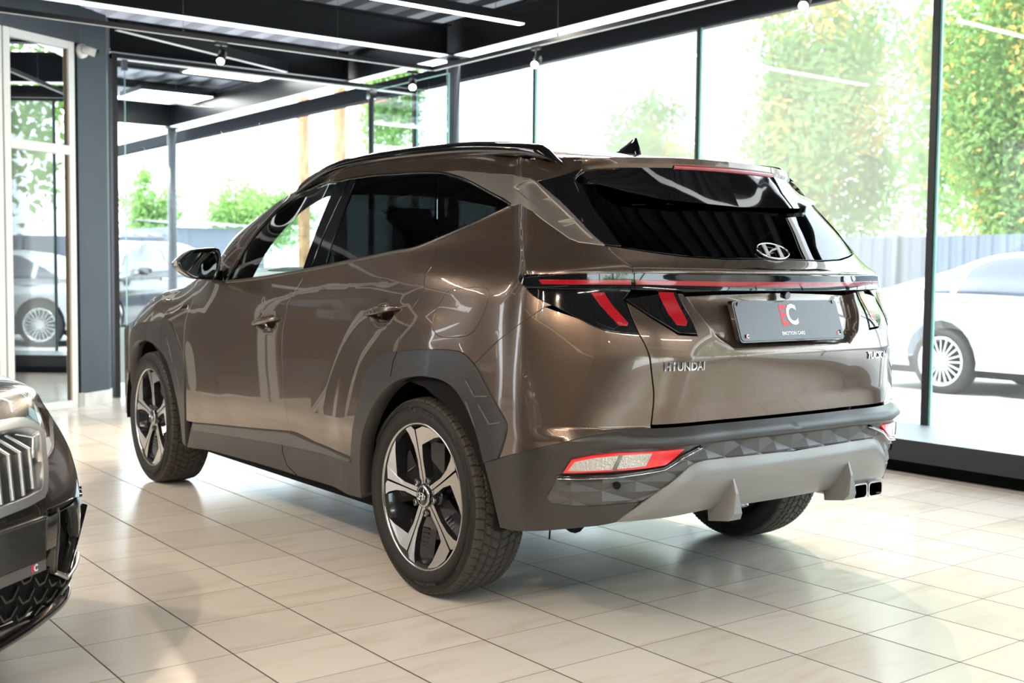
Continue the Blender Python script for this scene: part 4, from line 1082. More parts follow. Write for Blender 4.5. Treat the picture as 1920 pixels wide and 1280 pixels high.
# fog and reversing lamp
for sd in (1,-1):
    f = PK([(1056,886),(1072,861),(1110,853),(1155,848),(1222,845),(1281,840),(1265,856),(1246,871),(1210,877),(1150,882),(1100,885)])
    o = panel('bumper_lamp', BODY, f, M_REFL, SUV, side=sd, off=.010, depth=.02, step=.01)
    i1 = PK([(1064,882),(1078,864),(1112,857),(1160,852),(1222,848),(1209,873),(1150,879),(1100,882)])
    panel('reversing_lens', BODY, i1, M_CLEAR, o, side=sd, off=.0112, depth=.002, step=.008)
    ribbon('lamp_divider', BODY, PK([(1163,852),(1150,879)]), .012, .003, M_SKID, o, side=sd, off=.011)
    ribbon('lamp_chrome', BODY, PK([(1046,893),(1100,893),(1150,891),(1185,886),(1242,876),(1275,856),(1312,836)]), .014, .012, M_BLK, o, side=sd)
    ribbon('chrome_line', BODY, PK([(1046,895.5),(1100,895.5),(1150,893.5),(1185,889),(1243,879),(1277,858),(1313,838)]), .005, .016, M_CHR, o, side=sd)
# silver skid
sk = PK([(1150,981),(1222,930),(1290,874),(1303,867),(1318,863),(1447,849)])+[C_(.558),C_(.385)]+PK([(1445,938),(1320,957),(1204,976)])
sk_c = sk[:6]+[(smax+.5,.558),(smax+.5,.385)]+sk[8:]
def sk_disp(P, V):
    k = np.clip(dist_poly(V, sk_c)/.028, 0, 1); return .012*k-.014*np.clip((.50-V[:,1])/.12, 0, 1)
SK = panel('skid_plate', BODY, sk, M_SKID, SUV, both=True, off=.008, depth=.05, disp=sk_disp, step=.014, lines=[inset_poly(sk_c, .028)[:5]])
for yy in (.30,-.30):
    mb = MB(); h = .012
    prof = [(-.915,.535),(-.945,.45),(-.950,.385),(-.935,.362),(-.86,.352),(-.84,.42)]
    w = [.001,.007,.020,.030,.042,.030]
    n = len(prof); V = [(x,yy+k,z) for (x,z),k in zip(prof,w)]+[(x,yy-k,z) for (x,z),k in zip(prof,w)]
    mb.add(V, [tuple(range(n)), tuple(range(n,2*n))[::-1]]+[(i,(i+1)%n,n+(i+1)%n,n+i) for i in range(n)])
    mb.build('skid_fin', M_SKID, SK, bevel=.006)
# twin exhaust finisher at the right
mb = MB()
def rbox(mb, x0, x1, yc, zc, w, h, th, mi=0):
    r = .014; pts = []
    for cx, cy, a0 in ((w/2-r,h/2-r,0),(-w/2+r,h/2-r,90),(-w/2+r,-h/2+r,180),(w/2-r,-h/2+r,270)):
        for i in range(4): a = R(a0+i*30); pts.append((cx+r*math.cos(a), cy+r*math.sin(a)))
    n = len(pts); k = (w-2*th)/w, (h-2*th)/h
    V = [(x0,yc+a,zc+b) for a,b in pts]+[(x1,yc+a,zc+b) for a,b in pts]+[(x1,yc+a*k[0],zc+b*k[1]) for a,b in pts]+[(x0+.01,yc+a*k[0],zc+b*k[1]) for a,b in pts]
    F = [(j*n+i, j*n+(i+1)%n, (j+1)*n+(i+1)%n, (j+1)*n+i) for j in range(3) for i in range(n)]+[tuple(range(3*n,4*n))]
    mb.add(V, F, mi, True)
for yy in (-.420,-.512): rbox(mb, -.70, -.895, yy, .372, .086, .058, .006)
mb.build('exhaust_finisher', M_CHR, SUV, auto=35)
for sd in (1,-1):
    for px in [(1156,909)]:
        t = PK([px])[0]; p = BODY.pos([t[0]],[t[1]])[0]; nn = BODY.nrm([t[0]],[t[1]])[0]; p[1] *= sd; nn[1] *= sd
        MB().tube([p, p+nn*.008], .012, 14).build('parking_sensor', M_MATT, SUV)

# ---------------------------------------------------------------- roof, spoiler, rails
RX = [1.55,1.3,1.0,.7,.4,.1,-.12,-.24]
def top_edge(x): 
    u = s_of_x(x); return BODY.pos([u],[1.597])[0]
cols = []
zc = lambda x: np.interp(x, [-.62,-.5,-.35,-.2,0,.3,.6,.9,1.2,1.55,1.7], [1.552,1.567,1.588,1.605,1.625,1.643,1.650,1.642,1.612,1.545,1.50])
for x in RX:
    e = top_edge(x); z0 = zc(e[0]-.04*0)
    cols.append([tuple(e), (e[0]+.002,e[1]*.91,e[2]+.42*(z0-e[2])), (e[0],e[1]*.62,e[2]+(z0-e[2])*.80), (e[0],e[1]*.3,e[2]+(z0-e[2])*.96), (e[0],0,z0)])
_g = garn_up[-1][0]+.012
SPX = []
for k in range(4):
    e = BODY.pos([_g+.015+k*.06],[1.597])[0]; SPX.append((e[0]-.01*k, e[1], e[2]-.004*k, 0))
for k, (x, y, z, q) in enumerate(SPX):
    xc = [-.38,-.47,-.555,-.605][k]
    f = lambda w: x+(xc-x)*w
    zz = zc(xc)
    cols.append([(x,y,z), (f(.35),y*.88,z+(zz-z)*.42), (f(.78),y*.6,z+(zz-z)*.76), (f(.95),y*.3,z+(zz-z)*.95), (xc,0,zz)])
ROOFP = np.array(cols).transpose(1,0,2)       # rows across
ROOF = Net(ROOFP, np.zeros(ROOFP.shape[:2]), np.concatenate([[0], np.cumsum(np.linalg.norm(np.diff(ROOFP[2],axis=0),axis=1))]), [0,.06,.2,.4,.6], sym_end=False)
def roof_part(name, u0, u1, m, nu=40, step=1, thick=0):
    us = np.linspace(u0, u1, nu); vs = np.linspace(0, .6, 22); U, V = np.meshgrid(us, vs); P = ROOF.base(U.ravel(), V.ravel())
    Nn = np.cross(ROOF.base(U.ravel()+.003, V.ravel())-ROOF.base(U.ravel()-.003, V.ravel()), ROOF.base(U.ravel(), np.minimum(V.ravel()+.003,.6))-ROOF.base(U.ravel(), np.maximum(V.ravel()-.003,0)))
    Nn /= np.linalg.norm(Nn,axis=1)[:,None]; Nn[Nn[:,2]<0] *= -1
    n0, n1 = U.shape; F = [(i*n1+j, i*n1+j+1, (i+1)*n1+j+1, (i+1)*n1+j) for i in range(n0-1) for j in range(n1-1)]
    Pm = P*[1,-1,1]; Nm = Nn*[1,-1,1]; k = len(P); F2 = F+[tuple(i+k for i in f[::-1]) for f in F]
    VV = np.concatenate([P,Pm]); NN = np.concatenate([Nn,Nm]); F3 = []
    for f in F2:
        g = np.cross(VV[f[1]]-VV[f[0]], VV[f[2]]-VV[f[0]]); F3.append(f if g[2] >= 0 else f[::-1])
    return obj_from(name, VV, F3, m, SUV, NN)
ug = float(ROOF.su[len(RX)])-.05
roof_part('roof_panel', 0, ug-.002, M_PAINT)
SP = roof_part('spoiler', ug+.002, float(ROOF.su[-1]), M_PAINT, nu=16)
# side of the spoiler above the black blade
_e = PK([(1008,340.5),(1050,330),(1075,323),(1092,318)])
ss = _e+[(_e[-1][0],1.597),((_e[0][0]+_e[-1][0])/2,1.597),(_g+.001,1.597)]
for sd in (1,-1): panel('spoiler_side', BODY, ss, M_PAINT, SP, side=sd, step=.012, off=.002)
# rim of the spoiler, rear face painted then black below
vs = np.linspace(0, .6, 24); lipP = ROOF.base(np.full(24, ROOF.su[-1]), vs)
sidep = ROOF.base(np.linspace(ug+.002, ROOF.su[-1], 10)[:-1], np.zeros(9)); edge = np.concatenate([sidep, lipP]); m = len(edge)
def taper(i): return min(1, i/9)
row0 = edge; row1 = edge+np.array([[.002*0-.004*taper(i), .003*(1-taper(i)), -.012-.008*taper(i)] for i in range(m)])
row2 = row1+np.array([[.006*taper(i), 0, -.012*taper(i)-.002] for i in range(m)])
low = []
for i in range(m):
    k = taper(i); y = edge[i][1]
    # lower edge of the black face, standing just proud of the glass
    zl = np.interp(abs(y), [0,.35,.50,.60], [1.392,1.402,1.425,1.46]) if i >= 9 else 1.46+(row2[i][2]-.02-1.46)*(1-i/9)
    yy = y*.985 if i >= 9 else y
    xx = np.interp(abs(yy), [0,.3,.5,.6], [-.660,-.650,-.600,-.500]) if i >= 9 else row2[i][0]
    low.append((xx, yy, zl))
low = np.array(low)
mid = (row2+low)/2+np.array([.008,0,0])
def strip(name, rows, mt, par, auto=28):
    V = np.concatenate(rows); k = len(rows[0]); F = [(j*k+i, j*k+i+1, (j+1)*k+i+1, (j+1)*k+i) for j in range(len(rows)-1) for i in range(k-1)]
    F2 = F+[tuple(q+len(V) for q in f[::-1]) for f in F]
    return MB().add(np.concatenate([V, V*[1,-1,1]]), F2, 0, True).build(name, mt, par, recalc=True, auto=auto)
strip('spoiler_lip', [row0, row1, row2], M_PAINT, SP)
inn = low+np.array([.014,0,.003])
strip('spoiler_underside', [row2, mid, low, inn], M_BLK, SP)
# high brake light
bl = []
for y in np.linspace(-.255,.255,20):
    x = np.interp(abs(y), lipP[::-1][:,1], lipP[::-1][:,0]); z = np.interp(abs(y), lipP[::-1][:,1], lipP[::-1][:,2])
    bl.append((x-.004, y, z-.031))
V = [(x+.001,y,z+.008) for x,y,z in bl]+[(x-.002,y,z) for x,y,z in bl]+[(x+.003,y,z-.007) for x,y,z in bl]; k = len(bl)
MB().add(V, [(j*k+i, j*k+i+1, (j+1)*k+i+1, (j+1)*k+i) for j in range(2) for i in range(k-1)], 0, True).build('high_brake_light', M_RED, SP)
# roof rails
RAIL = [(1.50,.640,1.505),(1.40,.644,1.533),(1.25,.650,1.570),(1.06,.655,1.600),(.8,.656,1.613),(.45,.656,1.613),(.1,.650,1.604),(-.15,.640,1.585),(-.30,.632,1.566),(-.40,.622,1.542)]
for sd in (1,-1):
    pts = smooth_poly([(x,y*sd,z) for x,y,z in RAIL], 5); n = len(pts); V = []; F = []
    for i, p in enumerate(pts):
        t = i/(n-1); k = min(1, t/.10, (1-t)/.09)**.6; h = .010+.032*k; w = .014+.016*k
        for a in range(10):
            an = 2*math.pi*a/10; V.append((p[0], p[1]+w*math.cos(an)*(1 if sd > 0 else -1)-sd*.012, p[2]-.013+h*(.42+.60*math.sin(an))*k))
    for i in range(n-1):
        for a in range(10): F.append((i*10+a, i*10+(a+1)%10, (i+1)*10+(a+1)%10, (i+1)*10+a))
    MB().add(V, F, 0, True).build('roof_rail', M_BLK, SUV)
# shark fin antenna
zz = lambda x: float(zc(x))-.003
fin = [(.005,zz(.005),.004),(-.02,zz(-.02)+.012,.014),(-.06,1.655,.018),(-.10,1.672,.012),(-.128,1.681,.006)]
V = []
sec = [(.01,0,.004,0),(-.03,.02,.017,.010),(-.07,.040,.021,.018),(-.105,.062,.020,.020),(-.130,.071,.014,.016),(-.150,.030,.012,.010),(-.160,.0,.006,.004)]
F = []
for x, h, w, _ in sec:
    z0 = zz(x)-.004
    for a, b in ((-1,0),(-.9,.3),(-.35,.75),(0,1),(.35,.75),(.9,.3),(1,0)): V.append((x, a*w, z0+b*(h+.004)))
for i in range(len(sec)-1):
    for k in range(6): F.append((i*7+k, i*7+k+1, (i+1)*7+k+1, (i+1)*7+k))
MB().add(V, F, 0, True).build('shark_fin_antenna', M_BLK, SUV)

# ---------------------------------------------------------------- wheels of the SUV
RR, RT = .262, .355
def pol(r, deg, y=0.0):      # seen from the left side: angle from the rear-pointing axis, counter-clockwise
    return (-r*math.cos(R(deg)), y, r*math.sin(R(deg)))
def yface(r): return -.020+.016*min(1, r/RR)**1.5
def make_tyre(name, rt, rr, half, parent, text=True, nb=60, loc=(0,0,0)):
    na = nb*8; ws = np.concatenate([np.linspace(-.105,.105,41)])*half/.1175; V = []; F = []; m = []
    def h(w, k):      # groove pattern, directional
        ph = (k/8.0)
        x = w/(half*.9); ax = abs(x); d = 0
        if abs(ax-.34) < .035 or ax < .03: d = .008
        if abs(ax-.66) < .03: d = .008
        sh = (ph+ax*1.6) % 1
        if ax > .68: sh = (ph*1+ax*.5) % 1
        if sh < .14: d = .007
        elif ax > .36 and abs(sh-.55) < .06 : d = .002
        return d
    for k in range(na):
        a = 2*math.pi*k/na
        for w in ws:
            x = abs(w)/(half*.9); r = rt-.010*x**3-(.006 if x > .97 else 0)-h(w, k)
            V.append((r*math.cos(a), w, r*math.sin(a)))
    q = len(ws)
    for k in range(na):
        for i in range(q-1): F.append((k*q+i, k*q+i+1, ((k+1)%na)*q+i+1, ((k+1)%na)*q+i))
    mb = MB(); mb.add(V, F, 1, False)
    e = half*.893; sw = [(e,rt-.017),(e+.006,rt-.024),(half-.004,rt-.045),(half,(rt+rr)/2+.006),(half-.004,rr+.018),(half-.012,rr+.006),(half-.016,rr-.002),(half-.03,rr-.01)]
    mb.lathe([(w,r) for w,r in sw], 96, 0); mb.lathe([(-w,r) for w,r in sw], 96, 0)
    # fine ribs near the shoulder
    for rr_ in (rt-.034, rt-.060): mb.lathe([(half-.0045,rr_-.0015),(half-.002,rr_),(half-.0045,rr_+.0015)], 96, 0)
    t = mb.build(name, [M_RUB, M_RUBW], parent, recalc=False)
    t.location = loc
    if text:
        for body, deg, size in (('Continental', 84, .032), ('WinterContact', -80, .020)):
            Vt, Ft = text_mesh(body, size, .0, .0006, 'CENTER', 1.12)
            rc = (rt+rr)/2+.004; P = []
            for x, y, z in Vt:
                r = rc+y; a = R(deg)-x/rc
                P.append(pol(r, math.degrees(a), half+.0012-abs(r-rc)*.10))
            MB().add(P, Ft).build('sidewall_lettering', M_RUB2, t, recalc=False)
        for d0, d1 in ((118,150),(8,48),(-40,-8)):
            tick = MB()
            for a in np.arange(d0, d1, 1.1):
                for ro in (.0, .008):
                    p = [pol((rt+rr)/2+.012+ro, a, half+.0005), pol((rt+rr)/2+.012+ro, a+.5, half+.0005), pol((rt+rr)/2+.018+ro, a+.5, half+.0005), pol((rt+rr)/2+.018+ro, a, half+.0005)]
                    tick.add(p, [(0,1,2,3)])
            tick.build('sidewall_texture', M_RUB2, t, recalc=False)
    return t
M_RUB2 = mat('sidewall_print', (.030,.029,.028), .42, spec=.5)
def spoke_mb(deg):
    mb = MB()
    def facet(pts, top=0, dep=.045, lift=0.0):
        P = []
        for r, a in pts: rr = r*RR; P.append(pol(rr, deg+a, yface(rr)+lift))
        n = len(P); Q = [(x, y-dep, z) for x, y, z in P]
        mb.add(P, [tuple(range(n))], top); mb.add(P+Q, [(i,(i+1)%n,n+(i+1)%n,n+i) for i in range(n)], 1)
    facet([(.91,-1.0),(.955,-12),(.975,-26),(.975,-39.5),(.88,-31),(.70,-9),(.5,-8),(.17,-26),(.17,-3),(.5,-1.2)])
    facet([(.91,1.0),(1.0,7),(.975,14),(.88,11),(.70,8),(.5,7),(.17,26),(.17,3),(.5,1.2)])
    # dark flank with ribs, counter-clockwise of the arms
    def P2(r, a, y): return pol(r*RR, deg+a, y)
    fl = [P2(.26,14,-.035), P2(.5,7,-.034), P2(.94,11,-.030), P2(.94,22,-.060), P2(.5,24,-.070), P2(.28,38,-.070)]
    mb.add(fl, [(0,1,4,5),(1,2,3,4)], 1)
    for k in range(7):
        r = .48+k*.065; a0 = 9.5; a1 = 17
        p = [P2(r,a0,-.030),P2(r+.022,a0,-.030),P2(r+.022,a1,-.046),P2(r,a1,-.046)]; q = [(x,y-.012,z) for x,y,z in p]
        mb.add(p+q, [(0,1,2,3),(0,1,5,4),(1,2,6,5),(2,3,7,6),(3,0,4,7)], 1)
    fl = [P2(.26,-14,-.050), P2(.5,-7,-.048), P2(.735,-9,-.048), P2(.90,-31,-.045), P2(.94,-31,-.075), P2(.70,-20,-.085), P2(.28,-30,-.085)]
    mb.add(fl, [(0,1,2,5,6),(2,3,4,5)], 1)
    return mb
def make_wheel(parent, loc):
    mb = MB()
    mb.lathe([(-.004,RR-.007),(.002,RR-.005),(.004,RR-.001),(.001,RR+.003),(-.012,RR+.003)], 96, 0)
    mb.lathe([(-.004,RR-.007),(-.022,RR-.014),(-.045,RR-.022),(-.12,RR-.040),(-.20,RR-.028),(-.215,RR+.002)], 96, 1)
    mb.lathe([(-.019,0.0),(-.019,.044),(-.026,.058),(-.055,.074),(-.075,.074),(-.075,0)], 40, 1)
    w = mb.build('wheel', [M_MACH, M_DALLOY], parent, recalc=False); w.location = loc
    for k in range(5): spoke_mb(102-72*k).build('spoke', [M_MACH, M_DALLOY], w, bevel=.0012, seg=1)
    for k in range(5):
        c = pol(.062, 66-72*k, 0); b = MB()
        b.lathe([(-.030,.013),(-.010,.0135),(-.009,.0115),(-.026,.011)], 14, 1, c=c); b.lathe([(-.026,0),(-.014,.0),(-.014,.0085),(-.030,.009)], 6, 0, c=c, smooth=False)
        b.build('wheel_bolt', [M_CHR, M_DALLOY], w)
    cb = MB(); cb.lathe([(-.012,.033),(-.008,.033),(-.006,.031),(-.0055,0)], 32, 0); cb.lathe([(-.013,.040),(-.007,.040),(-.007,.033)], 32, 1)
    cap = cb.build('centre_cap', [M_BLK, M_MACH], w)
    oval_badge((0,-.0045,0), (0,1,0), (0,0,1), .050, .030, cap, name='cap_badge')
    d = MB(); d.lathe([(-.118,.05),(-.118,.168),(-.140,.168),(-.140,.05)], 64, 0); d.lathe([(-.105,.0),(-.105,.075),(-.118,.08)], 40, 0)
    d.build('brake_disc', M_DISC, w)
    c = MB(); pts = [pol(r, a, 0) for r, a in ((.12,200),(.185,195),(.19,225),(.19,255),(.12,250))]
    c.prism([(x,z) for x,_,z in pts], -.16, -.095, axis='y'); c.build('brake_caliper', M_DALLOY, w, bevel=.006)
    make_tyre('tyre', RT, RR-.004, .1175, w, loc=(0,-.103,0))
    return w
WH = make_wheel(SUV, (0,.900,RT))
w2 = copy_tree(WH, SUV); w2.location = (2.68,.900,RT)
w2.rotation_euler = (0,R(-9),R(-2))
w3 = copy_tree(WH, SUV); w3.location = (0,-.900,RT); w3.rotation_euler = (0,0,R(180))
w4 = copy_tree(WH, SUV); w4.location = (2.68,-.900,RT); w4.rotation_euler = (0,0,R(178))
# wheel housings and underside
for cx in (0, 2.68):
    for sd in (1,-1):
        mb = MB(); a0, a1 = R(-8), R(188)
        mb.lathe([(.885*sd,.425),(.72*sd,.43),(.56*sd,.42),(.54*sd,.40),(.53*sd,.05)], 40, 0, c=(cx,0,.365), a0=a0, a1=a1)
        mb.build('wheel_housing', M_MATT, SUV)
mb = MB(); mb.box((.42,-.82,.225),(2.25,.82,.30)); mb.box((-.62,-.70,.34),(.42,.70,.46)); mb.box((2.25,-.70,.25),(3.35,.70,.40))
mb.build('underbody', M_MATT, SUV, bevel=.02)
mb = MB(); mb.tube([(-.25,.52,.32),(-.52,.62,.318)], .035, 12); mb.build('exhaust_silencer', M_MATT, SUV)
mb = MB(); mb.tube([(-.02,-.8,.345),(-.02,.8,.345)], .035, 10); mb.tube([(.02,.5,.30),(.4,.5,.32)], .03, 8); mb.tube([(.02,-.5,.30),(.4,-.5,.32)], .03, 8); mb.build('rear_axle', M_DALLOY, SUV)
MB().tube([(-.56,.76,.36),(-.56,.765,.29)], .003, 6).build('drain_hose', M_MATT, SUV)

# ---------------------------------------------------------------- door handles
for hi, ends in enumerate([[(472,608),(500,601),(527,596.5)], [(683,590),(718,583),(753,577.5)]]):
    e = PK(ends); path = smooth_poly(e, 8)
    for sd in (1,-1):
        V = []; F = []; n = len(path)
        for i, (a, b) in enumerate(path):
            t = i/(n-1); k = math.sin(math.pi*t)**.55; p = BODY.pos([a],[b])[0]; nn = BODY.nrm([a],[b])[0]
            up = np.array([0,0,1.0]); up -= nn*(up@nn); up /= np.linalg.norm(up)
            w = .002+.0125*k; o = .001+.022*k
            for x, y in ((-1,-.2),(-.9,.5),(-.3,.85),(.25,1.0),(.8,.5),(1,0),(.6,-.5),(-.5,-.7)): V.append((p+up*x*w+nn*(o+y*.010*k))*[1,sd,1])
        for i in range(n-1):
            for k in range(8): F.append((i*8+k, i*8+(k+1)%8, (i+1)*8+(k+1)%8, (i+1)*8+k))
        F += [tuple(range(8)), tuple(range((n-1)*8, n*8))]
        MB().add(V, F, 0, True).build('door_handle', M_PAINT, SUV, auto=50)
# small badge on the fender and cut lines of the arch trim
b = PK([(342,574),(354,571),(352,579),(340,580)]); 
panel('fender_badge', BODY, b, M_CHR, SUV, off=.003, depth=.003, step=.01, gap=0)
def groove(name, px, m=M_MATT, w=.004, h=.0015, off=.006, side=1, parent=SUV): return ribbon(name, BODY, PK(px), w, h, m, parent, side=side, off=off)
for sd in (1,-1):
    groove('trim_joint', [(747,660),(740,677),(735,706)], side=sd); groove('trim_joint', [(549,811),(531,834),(531,847),(540,872),(558,890)], side=sd, off=.004)
    for seg in ([(875,711),(892,743),(917,743)], [(899,757),(920,795),(941,792)], [(876,752),(894,802)]):
        ribbon('trim_rib', BODY, PK(seg), .006, .003, M_PLAST2, SUV, side=sd, off=.007)
    for seg in ([(315,633),(326,680)],[(330,690),(341,735)]): ribbon('trim_rib', BODY, PK(seg), .006, .003, M_PLAST2, SUV, side=sd, off=.006)
    # upper face of the sill, a reflection put into its lighter colour
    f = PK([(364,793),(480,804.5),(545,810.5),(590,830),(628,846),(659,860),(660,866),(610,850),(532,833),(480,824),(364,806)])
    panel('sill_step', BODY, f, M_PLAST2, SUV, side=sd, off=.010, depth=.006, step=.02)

# ---------------------------------------------------------------- door mirror
def make_mirror(sd):
    c = np.array([1.80, 1.005*1.0, 1.175])
    # outline of the glass side in the plane x = 1.75, as (y, z)
    out = [(.908,1.235),(.922,1.252),(.96,1.252),(1.02,1.245),(1.045,1.237),(1.078,1.213),(1.103,1.188),(1.109,1.175),(1.098,1.152),(1.070,1.130),(1.040,1.113),(.99,1.106),(.946,1.103),(.928,1.115),(.915,1.15),(.905,1.20)]
    out = smooth_poly(out, 3, True); n = len(out); rows = []
    cy, cz = 1.005, 1.178
    prof = [(1.73,.99),(1.738,1.02),(1.76,1.03),(1.80,1.0),(1.85,.88),(1.885,.68),(1.905,.40),(1.91,.05)]
    V = []; F = []; fm = []
    for x, k in prof:
        for y, z in out: V.append((x, (cy+(y-cy)*k)*sd, cz+(z-cz)*k))
    for j in range(len(prof)-1):
        for i in range(n): F.append((j*n+i, j*n+(i+1)%n, (j+1)*n+(i+1)%n, (j+1)*n+i))
    mb = MB(); mb.add(V, F, 0, True)
    o = mb.build('door_mirror', [M_BLK if False else M_PAINT, M_BLK], SUV)
    # black rim and glass facing backwards
    mb = MB(); V = []; F = []
    for x, k in ((1.734,1.02),(1.722,.985),(1.724,.87),(1.742,.845)):
        for y, z in out: V.append((x, (cy+(y-cy)*k)*sd, cz+(z-cz)*k))
    for j in range(3):
        for i in range(n): F.append((j*n+i, j*n+(i+1)%n, (j+1)*n+(i+1)%n, (j+1)*n+i))
    mb.add(V, F, 0, True); mb.build('mirror_rim', M_BLK, o)
    mb = MB(); V = []; rings = [1,.75,.5,.25]
    for q in rings:
        for y, z in out: 
            yy, zz = (y-cy)*.85*q, (z-cz)*.85*q; V.append((1.736+.02*yy+.22*zz+.10*(yy*yy+zz*zz), (cy+yy)*sd, cz+zz))
    V.append((1.736, cy*sd, cz)); F = [(j*n+i, j*n+(i+1)%n, (j+1)*n+(i+1)%n, (j+1)*n+i) for j in range(3) for i in range(n)]+[(3*n+i, 3*n+(i+1)%n, 4*n) for i in range(n)]
    mb.add(V, F, 0, True); mb.build('mirror_glass', M_MIRR, o)
    mb = MB(); mb.add([(1.80,.93*sd,1.135),(1.80,.93*sd,1.105),(1.86,.93*sd,1.10),(1.86,.93*sd,1.14),(1.80,.85*sd,1.155),(1.80,.85*sd,1.09),(1.90,.85*sd,1.08),(1.90,.85*sd,1.15)], [(0,1,2,3),(7,6,5,4),(0,4,5,1),(1,5,6,2),(2,6,7,3),(3,7,4,0)])
    mb.build('mirror_arm', M_BLK, o, bevel=.008)
    mb = MB(); mb.add([(1.742,1.112*sd,1.192),(1.742,1.112*sd,1.168),(1.77,1.118*sd,1.166),(1.80,1.108*sd,1.170),(1.80,1.106*sd,1.190),(1.77,1.116*sd,1.194)], [(0,1,2,5),(5,2,3,4)], 0, True); mb.build('turn_lamp', M_CLEAR, o)
M_MIRR = mat('mirror_glass', (.30,.35,.34), .01, 1.0)
for sd in (1,-1): make_mirror(sd)
for sd in (1,-1):
    sail = PK([(425,527),(440,499),(447,487),(410,515),(400,527)]); panel('mirror_base', BODY, sail, M_BLK, SUV, side=sd, off=.001, step=.012)

# ---------------------------------------------------------------- bonnet, windscreen, interior
def loft(name, rows, m, parent=SUV, mir=True, n=6, smooth=True):
    rows = [smooth_poly(r, n) for r in rows]; rr = np.array(rows); rr = np.array([smooth_poly([tuple(p) for p in rr[:,k]], n) for k in range(rr.shape[1])]).transpose(1,0,2)
    a, b = rr.shape[:2]; V = rr.reshape(-1,3); F = [(i*b+j, i*b+j+1, (i+1)*b+j+1, (i+1)*b+j) for i in range(a-1) for j in range(b-1)]
    if mir: k = len(V); F = F+[tuple(q+k for q in f[::-1]) for f in F]; V = np.concatenate([V, V*[1,-1,1]])
    return MB().add(V, F, 0, smooth).build(name, m, parent)
hr = []
for x in (2.05,2.35,2.7,3.0,3.25,3.45):
    u = s_of_x(x) if x <= 3.2 else float(BODY.su[3])-(x-3.37); e = BODY.pos([u],[1.45 if x > 2.1 else 1.17])[0]
    hr.append([tuple(e), (e[0]+.03,e[1]*.66,e[2]+.025), (e[0]+.06,e[1]*.33,e[2]+.035), (e[0]+.08,0,e[2]+.036)])
loft('bonnet', hr, M_PAINT)
wr = []
for x, t in ((1.56,0),(1.68,.25),(1.82,.5),(1.95,.75),(2.08,1)):
    e = BODY.pos([s_of_x(x)],[1.59])[0]; cz = 1.535-(.43)*t; cx = 1.62+.62*t
    wr.append([tuple(e), (e[0]+(cx-e[0])*.6,e[1]*.66,e[2]+(cz-e[2])*.72), (e[0]+(cx-e[0])*.92,e[1]*.33,e[2]+(cz-e[2])*.94), (cx,0,cz)])
loft('windscreen', wr, M_SIDE)
loft('headliner', [[(1.50,.60,1.49),(1.50,.3,1.52),(1.5,0,1.53)],[(.8,.63,1.54),(.8,.3,1.585),(.8,0,1.60)],[(.1,.60,1.53),(.1,.3,1.57),(.1,0,1.585)],[(-.40,.52,1.48),(-.42,.3,1.51),(-.42,0,1.52)]], M_INT2)
mb = MB(); mb.prism([(1.38,.60),(1.42,.92),(1.55,1.03),(1.75,1.075),(2.10,1.085),(2.20,.9),(2.2,.5),(1.5,.5)], -.74, .74, axis='y'); mb.build('dashboard', M_INT, SUV, bevel=.03)
mb = MB(); mb.box((1.46,-.10,1.02),(1.50,.28,1.13)); mb.build('infotainment_screen', M_BLK, SUV, bevel=.004)
def seat(x, y, name='front_seat'):
    mb = MB(); mb.prism([(x-.05,.45),(x+.48,.45),(x+.52,.58),(x+.40,.62),(x,.57)], y-.25, y+.25, axis='y')
    s0 = mb.build(name, M_INT, SUV, bevel=.05, seg=3)
    mb = MB(); mb.prism([(x+.02,.56),(x+.12,.60),(x-.06,1.16),(x-.14,1.18),(x-.16,1.10)], y-.24, y+.24, axis='y'); mb.build('seat_backrest', M_INT, s0, bevel=.045, seg=3)
    mb = MB(); mb.prism([(x-.20,1.22),(x-.10,1.20),(x-.11,1.37),(x-.16,1.40),(x-.21,1.37)], y-.14, y+.14, axis='y'); mb.build('headrest', M_INT, s0, bevel=.04, seg=3)
    mb = MB()
    for dy in (-.06,.06): mb.tube([(x-.12,y+dy,1.10),(x-.15,y+dy,1.26)], .006, 8)
    mb.build('headrest_post', M_CHR, s0)
for y in (.38,-.38): seat(.95, y)
for y in (.40,0,-.40): seat(.12, y, 'rear_seat')
mb = MB(); 
V = [];ring = 28
for i in range(ring):
    a = 2*math.pi*i/ring; V.append((1.36+.06*math.sin(a), .38+.185*math.cos(a), .98+.17*math.sin(a)))
mb.tube(V+[V[0]], .014, 8, caps=False); mb.tube([(1.36,.20,.98),(1.40,.38,.97),(1.36,.56,.98)], .018, 8); mb.tube([(1.36,.38,.97),(1.52,.38,.90)], .04, 10)
mb.build('steering_wheel', M_INT, SUV)
mb = MB(); mb.box((1.50,-.13,1.40),(1.52,.13,1.47)); mb.build('rear_view_mirror', M_INT, SUV, bevel=.01)
# gloss strip and filler at the front end, out of sight but part of the car
mb = MB(); mb.prism([(3.30,.30),(3.57,.33),(3.60,.55),(3.585,.78),(3.30,.85)], -.55, .55, axis='y'); mb.build('front_grille', M_BLK, SUV, bevel=.03)

# inner trim of the windscreen pillars and the roof edge
for sd in (1,-1):
    cur = sg(dtop,0,10); P = BODY.pos([a for a,_ in cur],[b for _,b in cur])-np.array([0,.012,0])
    n = len(P); k = np.linspace(0,1,n)[:,None]
    Q = P+np.concatenate([-.03+0*k, -.085+0*k, -.022+.0*k], 1); Q2 = P+np.concatenate([.03+0*k, -.10+0*k, .03+0*k], 1)
    V = np.concatenate([P, Q, Q2])*[1,sd,1]
    F = [(j*n+i, j*n+i+1, (j+1)*n+i+1, (j+1)*n+i) for j in range(2) for i in range(n-1)]
    MB().add(V, F, 0, True).build('pillar_trim', M_INT2, SUV)

